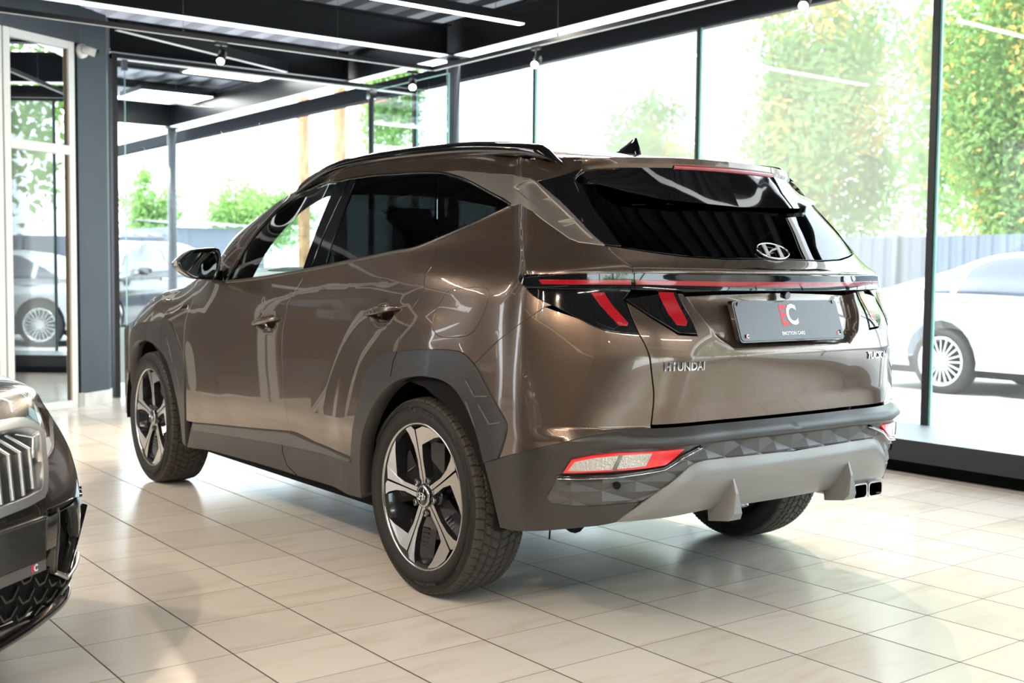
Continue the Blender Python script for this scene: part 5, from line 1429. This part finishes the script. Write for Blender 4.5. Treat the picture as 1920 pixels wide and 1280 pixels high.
# ================================================================ the dark car at the left
BM_N = np.array([-.485, 2.50, 0.0]); BM_F = np.array([-.7536,-.6574,0.0]); BM_L = np.array([.6574,-.7536,0.0])
DC = empty('dark_car', (0,0,0)); DC.name = 'car'
tag(DC, 'dark grey car with upright grille bars, only its front corner in view', 'car')
BTV = np.array([.15,.25,.36,.50,.62,.70,.76,.82,.88,.96,1.08,1.2])
# per row: points from the centre to the side as (X, Y) and height
plan = [(0,0),(-.012,.22),(-.04,.42),(-.09,.60),(-.17,.73),(-.28,.82),(-.46,.88),(-.90,.905),(-1.5,.91)]
rowX = [-.045,-.010,.0,.008,-.02,-.06,-.10,-.18,-.34,-.56,-.92,-1.25]
rowZ = [.17,.25,.36,.50,.62,.70,.765,.825,.865,.905,.945,.975]
rowY = [.93,.985,1.0,1.0,1.0,1.0,.995,.985,.965,.93,.88,.84]
side_z = [.17,.25,.36,.50,.60,.66,.71,.76,.80,.845,.885,.92]
PB = []
for r in range(12):
    row = []
    for c, (X, Y) in enumerate(plan):
        k = c/8.0; x = X+rowX[r]*(1-.55*k) if r > 6 else X+rowX[r]
        zz = rowZ[r]*(1-k)+side_z[r]*k if r > 3 else rowZ[r]
        row.append((x, Y*rowY[r], zz+( .03*max(0,(c-5)/3) if r > 6 else 0)))
    PB.append(row[::-1])
PB = np.array(PB); d = np.linalg.norm(np.diff(PB[3], axis=0), axis=1)
class NetX(Net):
    def grid(s):
        if s._grid is None:
            us = np.unique(np.concatenate([np.linspace(s.su[i], s.su[i+1], 9) for i in range(s.C-1)])); vs = np.unique(np.concatenate([np.linspace(s.tv[i], s.tv[i+1], 7) for i in range(s.R-1)]))
            U, V = np.meshgrid(us, vs); P = s.pos(U.ravel(), V.ravel()); P = BM_N+P[:,:1]*BM_F+P[:,1:2]*BM_L+np.array([0,0,1])*P[:,2:3]
            q = proj(P); s._grid = (U, V, q.reshape(U.shape+(2,)), ((P-CC)@CFO).reshape(U.shape))
        return s._grid
SHB = np.zeros(PB.shape[:2]); SHB[4] = .5; SHB[7] = .4
NB = NetX(PB, SHB, np.concatenate([[0], np.cumsum(d)]), BTV); bmax = float(NB.su[-1]); NB.flip = -1
mw = Matrix(((BM_F[0],BM_L[0],0,BM_N[0]),(BM_F[1],BM_L[1],0,BM_N[1]),(0,0,1,0),(0,0,0,1)))
DC.matrix_world = mw
M_DPAINT = mat('dark_grey_paint', (.045,.040,.036), .25, .6, coat=1, coat_rough=.015)
M_SATC = mat('satin_chrome', (.62,.61,.60), .36, .9)
PKB = lambda p: NB.pick([(x/2.4615, 700+y/2.4615) for x, y in p])
def bpanel(name, poly, m, side=1, both=False, **k): return panel(name, NB, poly, m, DC, side=side, both=both, **k)
grille = PKB([(0,228),(60,217),(100,215),(150,235),(188,272),(200,380),(205,500),(203,540),(190,570),(120,610),(0,658)])
gx0 = bmax-.035
lampB = PKB([(150,122),(200,142),(232,185),(243,250),(243,350),(225,385),(195,420),(190,405),(192,300),(180,232),(163,175)])
intake = PKB([(205,632),(335,575),(380,660),(385,690),(352,965),(300,945),(245,920),(252,790),(205,815)])
plateB = PKB([(0,690),(195,627),(197,815),(0,890)])
lowm = PKB([(0,940),(195,860),(205,815),(252,790),(245,920),(300,945),(352,965),(350,985),(300,1050),(250,1110),(0,1255)])
tb = lambda pts: float(np.mean([p[1] for p in pts]))
# whole front skin with openings
gC = [(gx0,grille[0][1]+.004)]+[p for p in grille if p[0] < gx0-.01]+[(gx0,grille[-1][1]-.004)]
body = [(0.02,.26),(1.2,.20),(bmax,.18),(bmax,1.19),(0.02,1.19)]
circB = [(NB.su[-1]-1.62-.0+.36*math.cos(2*math.pi*i/24), .34+.36*math.sin(2*math.pi*i/24)) for i in range(24)]
lowC = [(bmax,lowm[0][1])]+[p for p in lowm if p[0] < bmax-.28]+[(bmax,.24)]
openings = [(bmax-.004,.268),(bmax-.004,.40)]+[p for p in lowm if p[0] < bmax-.2][:0]
lowpoly = [(bmax-.004,.255),(bmax-.004,lowm[1][1]-.0)]+[p for p in PKB([(195,860),(205,815),(252,790),(245,920),(300,945),(352,965),(340,990),(290,1060),(240,1110)])]
hl = [gC, lampB, inset_poly(intake,.004)]
for sd in (1,-1):
    bpanel('front_bumper_skin', body[:2]+body[2:], M_DPAINT, side=sd, holes=hl+[lowpoly], step=.025, depth=.02)
    # kidney frame and bars
    gi = inset_poly(gC, .022)
    o = panel('kidney_frame', NB, inset_poly(gC, -.004), M_SATC, DC, side=sd, holes=[gi], off=.010, depth=.05, step=.012)
    panel('kidney_backing', NB, gC, M_MATT, DC, side=sd, off=-.05, step=.03)
    g = np.array(gi); s0, s1 = g[:,0].min(), g[:,0].max(); t0, t1 = g[:,1].min(), g[:,1].max()
    for k in range(7):
        s = s1-.012-(s1-s0-.03)*k/6.6
        # vertical extent of the opening at this s
        ts = np.linspace(t0, t1, 60); ins = inside(np.array([(s, t) for t in ts]), gi)
        if ins.sum() < 5: continue
        a, b = ts[ins][0], ts[ins][-1]; tm = a+(b-a)*.66
        V = []; pts = [(s+.014,a),(s-.006,tm),(s+.018,b)]
        for (ss, tt), o2 in zip(pts, (-.012,.006,-.022)):
            for ds, oo in ((-.0075,0),(-.005,.005),(.005,.005),(.0075,0),(.0055,-.03),(-.0055,-.03)):
                p = NB.pos([ss+ds],[tt])[0]+NB.nrm([ss],[tt])[0]*(o2+oo); V.append(p*[1,sd,1])
        F = [(i*6+j, i*6+(j+1)%6, (i+1)*6+(j+1)%6, (i+1)*6+j) for i in range(2) for j in range(6)]
        MB().add(V, F).build('kidney_bar', M_SATC, o, bevel=.0015)
    l = panel('headlamp', NB, lampB, mat('headlamp_glass', (.75,.78,.80), .05, .5, coat=1), DC, side=sd, off=.001, step=.02)
    panel('headlamp_housing', NB, inset_poly(lampB,.018), M_BLK, l, side=sd, off=.0016, depth=.002, step=.02)
    panel('running_light', NB, PKB([(196,300),(222,290),(236,330),(222,375),(200,395)]), mat('lamp_white', (.85,.86,.88), .1, coat=1), l, side=sd, off=.003, depth=.002, step=.02)
    i = panel('side_intake_frame', NB, inset_poly(intake,-.002), M_BLK, DC, side=sd, holes=[PKB([(262,642),(335,605),(352,690),(342,945),(300,925),(255,905),(265,790)])], off=.006, depth=.05, step=.014)
    panel('intake_backing', NB, inset_poly(intake,.004), M_BLK, DC, side=sd, off=-.05, step=.03)
    ribbon('intake_edge', NB, PKB([(245,920),(300,945),(345,962)]), .007, .004, M_SATC, i, side=sd, off=.006)
    ribbon('intake_edge', NB, PKB([(258,620),(256,790),(246,918)]), .005, .004, M_DPAINT, i, side=sd, off=.006)
    panel('lower_grille', NB, lowpoly, M_MATT, DC, side=sd, off=-.03, step=.03)
    # honeycomb bars
    hx = MB(); lp = lowpoly; A = np.array(lp); w, h = .085, .052
    for i2 in range(12):
        for j2 in range(7):
            cx = bmax-.02-i2*w; cy = .20+j2*h+(h/2 if i2 % 2 else 0)
            for (a, b) in (((-.5,.5),(-.2,.0)),((-.2,.0),(.2,.0)),((.2,0),(.5,.5))):
                p0, p1 = (cx+a[0]*w, cy+a[1]*h), (cx+b[0]*w, cy+b[1]*h)
                if not inside(np.array([p0,p1]), lp).all(): continue
                q0 = NB.pos([p0[0]],[p0[1]])[0]+NB.nrm([p0[0]],[p0[1]])[0]*-.012; q1 = NB.pos([p1[0]],[p1[1]])[0]+NB.nrm([p1[0]],[p1[1]])[0]*-.012
                hx.bar(q0*[1,sd,1], q1*[1,sd,1], .014, .006)
    hx.build('honeycomb_mesh', mat('mesh_black', (.02,.02,.02), .3), DC)
    ribbon('front_splitter', NB, [(bmax-1.15,.21),(bmax-.9,.200),(bmax-.6,.190),(bmax-.3,.182),(bmax-.01,.18)], .03, .022, M_BLK, DC, side=sd)
    f = PKB([(372,905),(380,985)]); p = NB.pos([f[0][0]],[f[0][1]])[0]; q = NB.pos([f[1][0]],[f[1][1]])[0]; nn = NB.nrm([f[1][0]],[f[1][1]])[0]
    V = [p, q, q+np.array([-.06,0,.01]), p+nn*.008, q+nn*.022, q+nn*.018+np.array([-.06,0,.01])]; V = np.array(V)*[1,sd,1]
    MB().add(V, [(0,1,2),(3,5,4),(0,3,4,1),(1,4,5,2),(2,5,3,0)]).build('bumper_canard', M_BLK, DC, bevel=.003)
# plate holder
pk = tb(plateB[:1]); pp = NB.pos([bmax],[.47])[0]; 
def bplate(y, z, o): return (pp[0]+.03+o, y, z)
z1 = NB.pos([plateB[1][0]],[plateB[1][1]])[0][2]; z0 = NB.pos([plateB[2][0]],[plateB[2][1]])[0][2]
mb = MB(); mb.box((pp[0]-.06,-.265,z0-.032),(pp[0]+.03,.265,z1)); ph = mb.build('plate_holder', M_PLF, DC, bevel=.006)
mb = MB(); mb.box((pp[0]+.030,-.258,z0+.004),(pp[0]+.033,.258,z1-.006)); mb.build('plate_face', mat('dark_plate', (.025,.023,.022), .2, coat=.6), ph, bevel=.001)
mb = MB(); mb.box((pp[0]+.030,-.258,z0-.028),(pp[0]+.0325,.258,z0)); mb.build('holder_strip', mat('holder_strip', (.10,.09,.085), .3), ph)
for ch, dy, m in (('E',.006,M_LRED),('C',-.008,M_WHT)):
    V, Fc = text_mesh(ch, .024, 0, .001)
    for yy in (.205,-.205): MB().add([(pp[0]+.0335,yy-dy+v[0],z0-.013+v[1]) for v in V], Fc).build('lettering', m, ph, recalc=False)
# rest of the car, plain but complete enough from the side
mb = MB()
prof = [(-.9,.90),(-1.25,.965),(-1.95,1.36),(-2.45,1.44),(-3.3,1.42),(-4.0,1.12),(-4.62,1.05),(-4.70,.80),(-4.66,.35),(-3.0,.22),(-1.3,.22)]
mb = MB(); 
secs = [(-1.05,.935,.88,.935),(-1.30,.975,.88,.975),(-2.0,.99,.90,1.36),(-2.6,1.0,.90,1.44),(-3.3,1.0,.90,1.41),(-4.0,1.02,.89,1.12),(-4.5,1.0,.84,1.03),(-4.68,.8,.70,.82)]
V = []; F = []
for X, zb, w, zt in secs:
    wt = w-.26 if zt > zb+.1 else w-.12
    V += [(X,w-.06,.24),(X,w,.45),(X,w+.01,.75),(X,w-.03,zb),(X,wt,zt-.03),(X,wt*.5,zt),(X,-wt*.5,zt),(X,-wt,zt-.03),(X,-w+.03,zb),(X,-w-.01,.75),(X,-w,.45),(X,-w+.06,.24)]
for i in range(len(secs)-1):
    for k in range(11): F.append((i*12+k, i*12+k+1, (i+1)*12+k+1, (i+1)*12+k))
F.append(tuple(range((len(secs)-1)*12, len(secs)*12)))
mb.add(V, F, 0, True); mb.build('car_body', M_DPAINT, DC, auto=40)
mb = MB(); mb.box((-.95,-.60,.20),(-.12,.60,.55)); mb.build('engine_bay', M_MATT, DC)
for X in (-.86,-3.70):
    for sd in (1,-1):
        mb = MB(); mb.lathe([(-.10*sd,.0),(-.10*sd,.22),(-.11*sd,.335),(0,.345),(.105*sd,.335),(.11*sd,.23),(.09*sd,.22),(.07*sd,0)], 40, 0, c=(X,.80*sd,.345)); mb.build('wheel', [M_RUB], DC)

# ================================================================ outside
M_GROUND = mat('concrete_yard', (.62,.62,.62), .8); noise_col(M_GROUND, .6, (.58,.58,.58), (.68,.68,.67))
struct('ground', MB().add([(7.0,-3.6,-.03),(-60,-3.6,-.03),(-60,-90,-.03),(120,-90,-.03),(120,60,-.03),(7.0,60,-.03)], [(0,1,2,3,4,5)]), M_GROUND)
M_FENCE = mat('fence_sheet', (.12,.14,.18), .5, .2)
def corr_fence(p, q, h, label, m, pitch=.22, z0=-.03, rail=True):
    p, q = Vector((*p,0)), Vector((*q,0)); L_ = (q-p).length; d = (q-p)/L_; n = Vector((-d.y,d.x,0)); V = []; F = []; k = int(L_/pitch)
    for i in range(k):
        for a, o in ((0,0),(.35,0),(.5,.03),(.85,.03)): pt = p+d*(i+a)*pitch+n*o; V += [(pt.x,pt.y,z0),(pt.x,pt.y,z0+h)]
    F = [(2*i,2*i+2,2*i+3,2*i+1) for i in range(len(V)//2-1)]
    t = empty('fence', (0,0,0)); tag(t, label, 'fence')
    MB().add(V, F).build('fence_sheet', m, t, recalc=False)
    if rail:
        mb = MB(); mb.bar((p.x,p.y,z0+h*.55),(q.x,q.y,z0+h*.55),.08,.06); mb.build('fence_rail', M_FENCE, t)
        for i in range(0, int(L_), 3):
            pt = p+d*i; MB().tube([(pt.x+n.x*.06,pt.y+n.y*.06,z0),(pt.x+n.x*.06,pt.y+n.y*.06,z0+h+.03)], .045, 8).build('fence_post', M_FENCE, t)
    return t
corr_fence((-14,-12.2),(22,-12.2), 1.78, 'tall grey corrugated fence behind the silver sedan', M_FENCE)
# sheds at the far left
for (x, y, w, dd, h, lab) in ((30,-7.7,2.0,4,2.0,'low grey shed with corrugated roof seen left of the thin column'),(31,-10.7,3.0,4,2.35,'larger corrugated shed with wavy roof edge behind the door mirror')):
    t = empty('shed', (x,y,0)); tag(t, lab, 'shed')
    MB().box((-dd/2,-w/2,-.03),(dd/2,w/2,h)).build('shed_wall', M_FENCE, t)
    V = []; n = int(w/.2)
    for i in range(n+1): V += [(-dd/2-.25,-w/2-.1+i*.2,h+.03+(.05 if i%2 else 0)),(dd/2,-w/2-.1+i*.2,h+.3+(.05 if i%2 else 0))]
    MB().add(V, [(2*i,2*i+1,2*i+3,2*i+2) for i in range(n)]).build('shed_roof', mat('shed_roof', (.12,.12,.13), .6), t, recalc=False)

# parked cars built on a small surface net
def simple_car(name, loc, rz, m, label, prof='sedan', L_=4.9, spokes=20, glass=None):
    t = empty(name, (*loc,-.03), rz); tag(t, label, 'car')
    h = L_/2; W_ = .93
    if prof == 'sedan': roof = [(h-.02,.62),(h-.30,.74),(h-1.0,.93),(h-1.55,1.02),(h-2.35,1.38),(h-2.85,1.45),(h-3.45,1.41),(h-4.15,1.16),(h-4.62,1.02),(h-4.86,.95),(h-4.9,.80)]
    else: roof = [(h-.02,.75),(h-.25,.92),(h-.9,1.08),(h-1.35,1.14),(h-2.05,1.56),(h-2.5,1.66),(h-3.5,1.66),(h-4.2,1.56),(h-4.55,1.20),(h-4.7,1.05),(h-4.75,.80)]
    rx = [a for a,_ in roof][::-1]; rz_ = [b for _,b in roof][::-1]
    xs = [h-.03,h-.15,h-.5,h-1.0,h-1.4,h-1.9,h-2.4,h-2.9,h-3.4,h-3.9,h-4.3,h-4.6,h-4.78,-h+.02]
    zb = lambda x: min(float(np.interp(x, rx, rz_)), float(np.interp(x, [-h,-h+.6,0,h-1.2,h], [.98,1.0,.93,.90,.70]))+(.12 if prof != 'sedan' else 0))
    rows = []; tv = [0,.35,.7,1.0,1.08,1.5,2.0,2.4,3.0]
    for tt in tv:
        row = []
        for x in xs:
            top = float(np.interp(x, rx, rz_)); b = zb(x); e = min(1, (h-abs(x))/.35+.02); w = W_*(.72+.28*math.sqrt(max(0,e)) if e < 1 else 1)
            if x > 0: w *= 1-.05*max(0, (x-h+1.2)/1.2)
            zs = .25
            if tt <= 1: z = zs+(b-zs)*tt; y = w*(.95+.05*math.sin(math.pi*min(1,tt*1.1)))-(.04 if tt == 1 else 0)
            elif tt <= 2: k = (tt-1); wr = w-.04-(.30 if top > b+.2 else .16*1); z = b+(top-b)*k*.94; y = (w-.04)+(wr-(w-.04))*k**1.15
            else: k = tt-2; wr = w-.04-(.30 if top > b+.2 else .16); y = wr*(1-k); z = b+(top-b)*(.94+.06*math.sin(k*math.pi/2))
            row.append((x, y, z))
        rows.append(row)
    P = np.array(rows); d = np.linalg.norm(np.diff(P[1], axis=0), axis=1); net = Net(P, np.zeros(P.shape[:2]), np.concatenate([[0], np.cumsum(d)]), tv, sym_end=False)
    s = lambda x: float(np.interp(-x, -P[1][:,0], net.su))
    fa, ra = h-.87, h-.87-(2.85 if prof == 'sedan' else 2.7)
    def arch(x): 
        c = []; 
        for i in range(20):
            a = 2*math.pi*i/20; zz = .33+.385*math.sin(a); tt = (zz-.25)/(.93-.25); c.append((s(x+.385*math.cos(a)), max(.02, tt)))
        return c
    if prof == 'sedan': win = [(h-1.62,1.10),(h-2.05,1.55),(h-2.45,1.86),(h-2.9,1.90),(h-3.35,1.86),(h-3.75,1.60),(h-4.02,1.22),(h-3.9,1.10)]
    else: win = [(h-1.5,1.10),(h-1.9,1.6),(h-2.3,1.86),(h-3.0,1.90),(h-3.8,1.86),(h-4.15,1.55),(h-4.2,1.15)]
    win = [(s(a), b) for a, b in win]
    g = glass or mat('dark_car_glass', (.05,.06,.09), .05, coat=1)
    for sd in (1,-1):
        panel('car_body', net, [(net.su[0]+.001,.02),(net.su[-1]-.001,.02),(net.su[-1]-.001,2.99),(net.su[0]+.001,2.99)], m, t, side=sd, holes=[arch(fa), arch(ra), win], step=.06, gap=0)
        panel('side_window', net, win, g, t, side=sd, off=-.006, step=.08)
        for xx in ((h-2.75),(h-3.62) if prof == 'sedan' else (h-3.5)):
            a, b = s(xx+.03), s(xx-.04); panel('window_pillar', net, [(a,1.10),(b,1.10),(b-.03,1.88),(a-.03,1.88)], M_BLK if xx > h-3 else m, t, side=sd, off=.001, step=.1)
        for xx in (h-2.55,h-3.55):
            p = net.pos([s(xx)],[.93])[0]*[1,sd,1]; MB().box((p[0]-.11,p[1]-.02*1,p[2]-.02),(p[0]+.11,p[1]+.035 if sd > 0 else p[1]+.02,p[2]+.015) if sd > 0 else (p[0]+.11,p[1]+.02,p[2]+.015)).build('door_handle', M_CHR, t, bevel=.01) if sd > 0 else MB().box((p[0]-.11,p[1]-.035,p[2]-.02),(p[0]+.11,p[1]+.02,p[2]+.015)).build('door_handle', M_CHR, t, bevel=.01)
        p = net.pos([s(h-1.75)],[1.12])[0]*[1,sd,1]; MB().box((p[0]-.06,min(p[1],p[1]+.20*sd),p[2]+.0),(p[0]+.08,max(p[1],p[1]+.20*sd),p[2]+.13)).build('door_mirror', m, t, bevel=.03, seg=3)
        for xx in (fa, ra):
            w = MB(); c = (xx,.82*sd,.33)
            w.lathe([(-.10*sd,.22),(-.11*sd,.30),(-.08*sd,.33),(.06*sd,.33),(.095*sd,.31),(.10*sd,.255),(.095*sd,.245)], 40, 0, c=c)
            wo = w.build('wheel', M_RUB, t)
            r = MB(); r.lathe([(.096*sd,.250),(.100*sd,.245),(.098*sd,.228),(-.05*sd,.215)], 40, 0, c=c); r.lathe([(.075*sd,0),(.085*sd,.04),(.07*sd,.06)], 24, 0, c=c)
            for k in range(spokes):
                a = 2*math.pi*k/spokes+(.05 if k%2 else -.05); a2 = a+(.06 if k%2 else -.06)*-1
                r.bar((xx+.04*math.cos(a),c[1]+.078*sd,c[2]+.04*math.sin(a)),(xx+.236*math.cos(a2),c[1]+.096*sd,c[2]+.236*math.sin(a2)),.010,.016)
            r.build('rim', mat('bright_rim', (.75,.75,.76), .25, .6), wo)
            MB().lathe([(.0,0),(.0,.21)], 24, 0, c=c).build('brake_backing', M_MATT, wo)
    # windscreen and rear screen
    for (x0, x1) in (((h-1.62,h-2.3),(h-3.55,h-4.1)) if prof == 'sedan' else ((h-1.42,h-2.0),(h-4.25,h-4.5))):
        a, b = s(x0), s(x1)
        for sd in (1,-1): panel('windscreen', net, [(a,2.06),(b,2.10),(b,2.99),(a,2.99)], g, t, side=sd, off=.003, step=.1)
    MB().box((-h+.25,-.75,.18),(h-.25,.75,.30)).build('underbody', M_MATT, t)
    return t
M_SILV = mat('silver_paint', (.55,.57,.60), .3, .5, coat=1)
SED_H = 4.9/2
simple_car('car', (3.17-( (SED_H-.87)-2.85)*-1, -7.45+.82*-1+.0), R(180), M_SILV, 'silver sedan with multi spoke wheels parked outside the right window')
simple_car('car', (16.6,-3.55), R(128), mat('black_paint', (.02,.02,.022), .2, coat=1), 'black SUV parked outside between the grey pillar and the thin column', 'suv', L_=4.75)
simple_car('car', (22.5,-3.9), R(140), mat('white_paint', (.7,.72,.74), .25, coat=1), 'white car parked beyond the black SUV at the glass edge', 'suv', L_=4.75)
simple_car('car', (12.6,-9.6), R(200), mat('pale_blue_paint', (.5,.58,.66), .25, .3, coat=1), 'pale car seen through the cabin windows of the bronze SUV', 'sedan')

# trees
def leaf_mat(name, c, tr=(.4,.7,.2)):
    if name in MATS: return MATS[name]
    m = bpy.data.materials.new(name); m.use_nodes = True; nt = m.node_tree; nt.nodes.clear(); N = nt.nodes; L = nt.links
    o = N.new('ShaderNodeOutputMaterial'); d = N.new('ShaderNodeBsdfDiffuse'); t = N.new('ShaderNodeBsdfTranslucent'); mx = N.new('ShaderNodeMixShader'); mx.inputs[0].default_value = .45
    d.inputs[0].default_value = (*c,1); t.inputs[0].default_value = (*tr,1); L.new(d.outputs[0], mx.inputs[1]); L.new(t.outputs[0], mx.inputs[2]); L.new(mx.outputs[0], o.inputs[0]); MATS[name] = m; return m
M_LEAF = leaf_mat('green_leaf', (.17,.30,.10), (.42,.60,.22)); M_LEAF2 = leaf_mat('deep_leaf', (.08,.17,.07), (.18,.34,.12)); M_YEL = leaf_mat('yellow_leaf', (.75,.52,.16), (.9,.65,.22))
M_BARK = mat('bark', (.09,.065,.05), .9); M_PINE = mat('pine_bark', (.42,.20,.10), .9); noise_col(M_PINE, 6, (.30,.13,.07), (.52,.27,.15), stretch=(1,1,.3))
def crown_mesh(name, rad, n, leaf, mats, seed, yel=.0, clumps=40):
    rng = np.random.default_rng(seed); mb = MB(); R_ = np.array(rad); cl = rng.normal(size=(clumps,3)); cl /= np.linalg.norm(cl,axis=1)[:,None]; cl *= rng.uniform(.3,.85,(clumps,1))*R_
    ci = rng.integers(clumps, size=n); p = cl[ci]+rng.normal(size=(n,3))*R_*.15
    a = rng.normal(size=(n,3)); a /= np.linalg.norm(a,axis=1)[:,None]; b = np.cross(a, rng.normal(size=(n,3))); b /= np.linalg.norm(b,axis=1)[:,None]
    s = (leaf*rng.uniform(.6,1.3,n))[:,None]; V = np.stack([p-a*s, p+b*s*.5, p+a*s, p-b*s*.5], 1).reshape(-1,3)
    mb.v = [tuple(v) for v in V.tolist()]; mb.f = [(4*i,4*i+1,4*i+2,4*i+3) for i in range(n)]
    cy = rng.random(clumps) < yel*1.6; mb.m = ((rng.random(n) < .55) & cy[ci] | (rng.random(n) < yel*.25)).astype(int).tolist(); mb.sm = [False]*n
    return mb
def tree(x, y, h, rad, label, seed, kind='leaf', yel=0.0, n=2600, leaf=.13, group='trees beyond the fence', zc=None):
    t = empty('tree' if kind != 'bush' else 'bush', (x,y,-.03)); tag(t, label, 'tree' if kind != 'bush' else 'bush', 'trees of the yard' if kind != 'bush' else 'bushes behind the sheds')
    crown_z = zc if zc is not None else h-rad[2]*.9
    if kind == 'pine':
        MB().tube([(0,0,0),(.05,.02,h*.4),(-.04,.05,h*.8),(.02,0,h)], .2, 12, radii=[.17,.15,.12,.05]).build('trunk', M_PINE, t)
        mb = MB(); rng = np.random.default_rng(seed)
        for k in range(7):
            z = h*(.42+.08*k); a = rng.uniform(0,6.28); mb.tube([(0,0,z),(1.1*math.cos(a),1.1*math.sin(a),z+.15)], .03, 6)
        mb.build('branches', M_PINE, t)
    else:
        MB().tube([(0,0,0),(.05,.05,crown_z*.6),(-.05,0,crown_z)], .12, 10, radii=[.14,.11,.06]).build('trunk', M_BARK, t)
    mb = crown_mesh('crown', rad, n, leaf, None, seed, yel); mb.v = [(a,b,c+crown_z) for a,b,c in mb.v]
    mb.build('crown', [M_LEAF2 if kind in ('pine','dark') else M_LEAF, M_YEL], t, recalc=False)
    return t
tree(6.8,-15.2,7.2,(2.0,1.6,3.3),'green leafy tree filling the far right pane above the fence',1,n=30000,leaf=.065,yel=.12)
tree(10.95,-15.3,7.0,(2.05,1.6,3.2),'yellow-flecked tree over the fence left of the black window joint',2,yel=.20,n=30000,leaf=.065)
tree(-.8,-15.2,8,(3.0,1.7,3.2),'tall green tree beyond the fence out past the right edge',3,n=3000)
tree(15.6,-15.6,5.4,(1.7,1.5,1.9),'smaller green tree just right of the shark fin antenna',4,yel=.08,n=12000,leaf=.06)
tree(9.5,-21.5,10,(6.0,3.0,4.6),'tall pale crown at the top of the right window',5,n=34000,leaf=.09,zc=5.4)
tree(21.0,-10.4,12,(1.1,1.1,1.5),'pine with orange trunk seen over the roof rail of the SUV, right of two',7,'pine',n=4000,leaf=.09)
tree(24.0,-10.98,12,(1.1,1.1,1.4),'pine with pale orange trunk above the front door window, left of two',8,'pine',n=4000,leaf=.09)
tree(24.5,-14.0,8.5,(1.3,1.3,2.4),'light green tree beside the glass entrance wing',9,n=9000,leaf=.08)
tree(36,-11.1,4.4,(1.4,1.2,1.7),'sunlit green bush above the low shed left of the thin column',10,'bush',n=9000,leaf=.08,zc=2.9)
tree(36,-15.2,4.8,(1.4,2.5,1.8),'wide sunlit bush above the door mirror of the SUV',11,'bush',n=12000,leaf=.08,zc=3.0)
# greenery behind the hall, mirrored in the paint
for i, (x, y) in enumerate(((-17,-4),(-21,1.5),(-17.5,8.2),(-14,-10))): tree(x, y, 7, (2.8,2.8,2.8), ['green tree outside the rear window wall, its left end','green tree outside the middle of the rear window wall','green tree outside the rear window wall, its right end','green tree at the rear corner of the yard'][i], 20+i, n=2200, leaf=.2)
# ceiling light boxes of the canopy
for (x, y, l) in ((9.25,-2.5,'square lit ceiling panel under the canopy, nearer of two'),(11.6,-2.6,'square lit ceiling panel under the canopy, farther of two')):
    t = empty('panel_lamp', (x,y,3.42)); tag(t, l, 'ceiling lamp'); MB().box((-.4,-.5,0),(.4,.5,.06)).build('lamp_casing', M_BEAM, t); MB().box((-.37,-.47,-.006),(.37,.47,0)).build('lamp_diffuser', M_LED, t)
    for a in (-.3,.3): MB().tube([(a,0,.05),(a,0,.20)], .004, 6).build('hanging_wire', M_STEELG, t)
# security camera on the pillar
sc = empty('security_camera', (*wp(-.055,.0),2.93)); tag(sc, 'white dome-mounted security camera with black lens on the grey pillar', 'camera')
n3 = Vector((WN[0],WN[1],0))
MB().tube([n3*.0, n3*.03, n3*.05], .06, 20, radii=[.062,.058,.02]).build('camera_mount', M_WHITE, sc)
q0 = n3*.05; ax = Vector((-.3,-.8,-.25)).normalized(); MB().tube([n3*.03, n3*.08+Vector((.0,-.01,-.01))], .018, 10).build('camera_arm', M_WHITE, sc)
MB().tube([n3*.08-ax*.04, n3*.08+ax*.07], .034, 16).build('camera_body', M_WHITE, sc); MB().tube([n3*.08+ax*.065, n3*.08+ax*.085], .034, 16).build('camera_lens', M_BLK, sc)
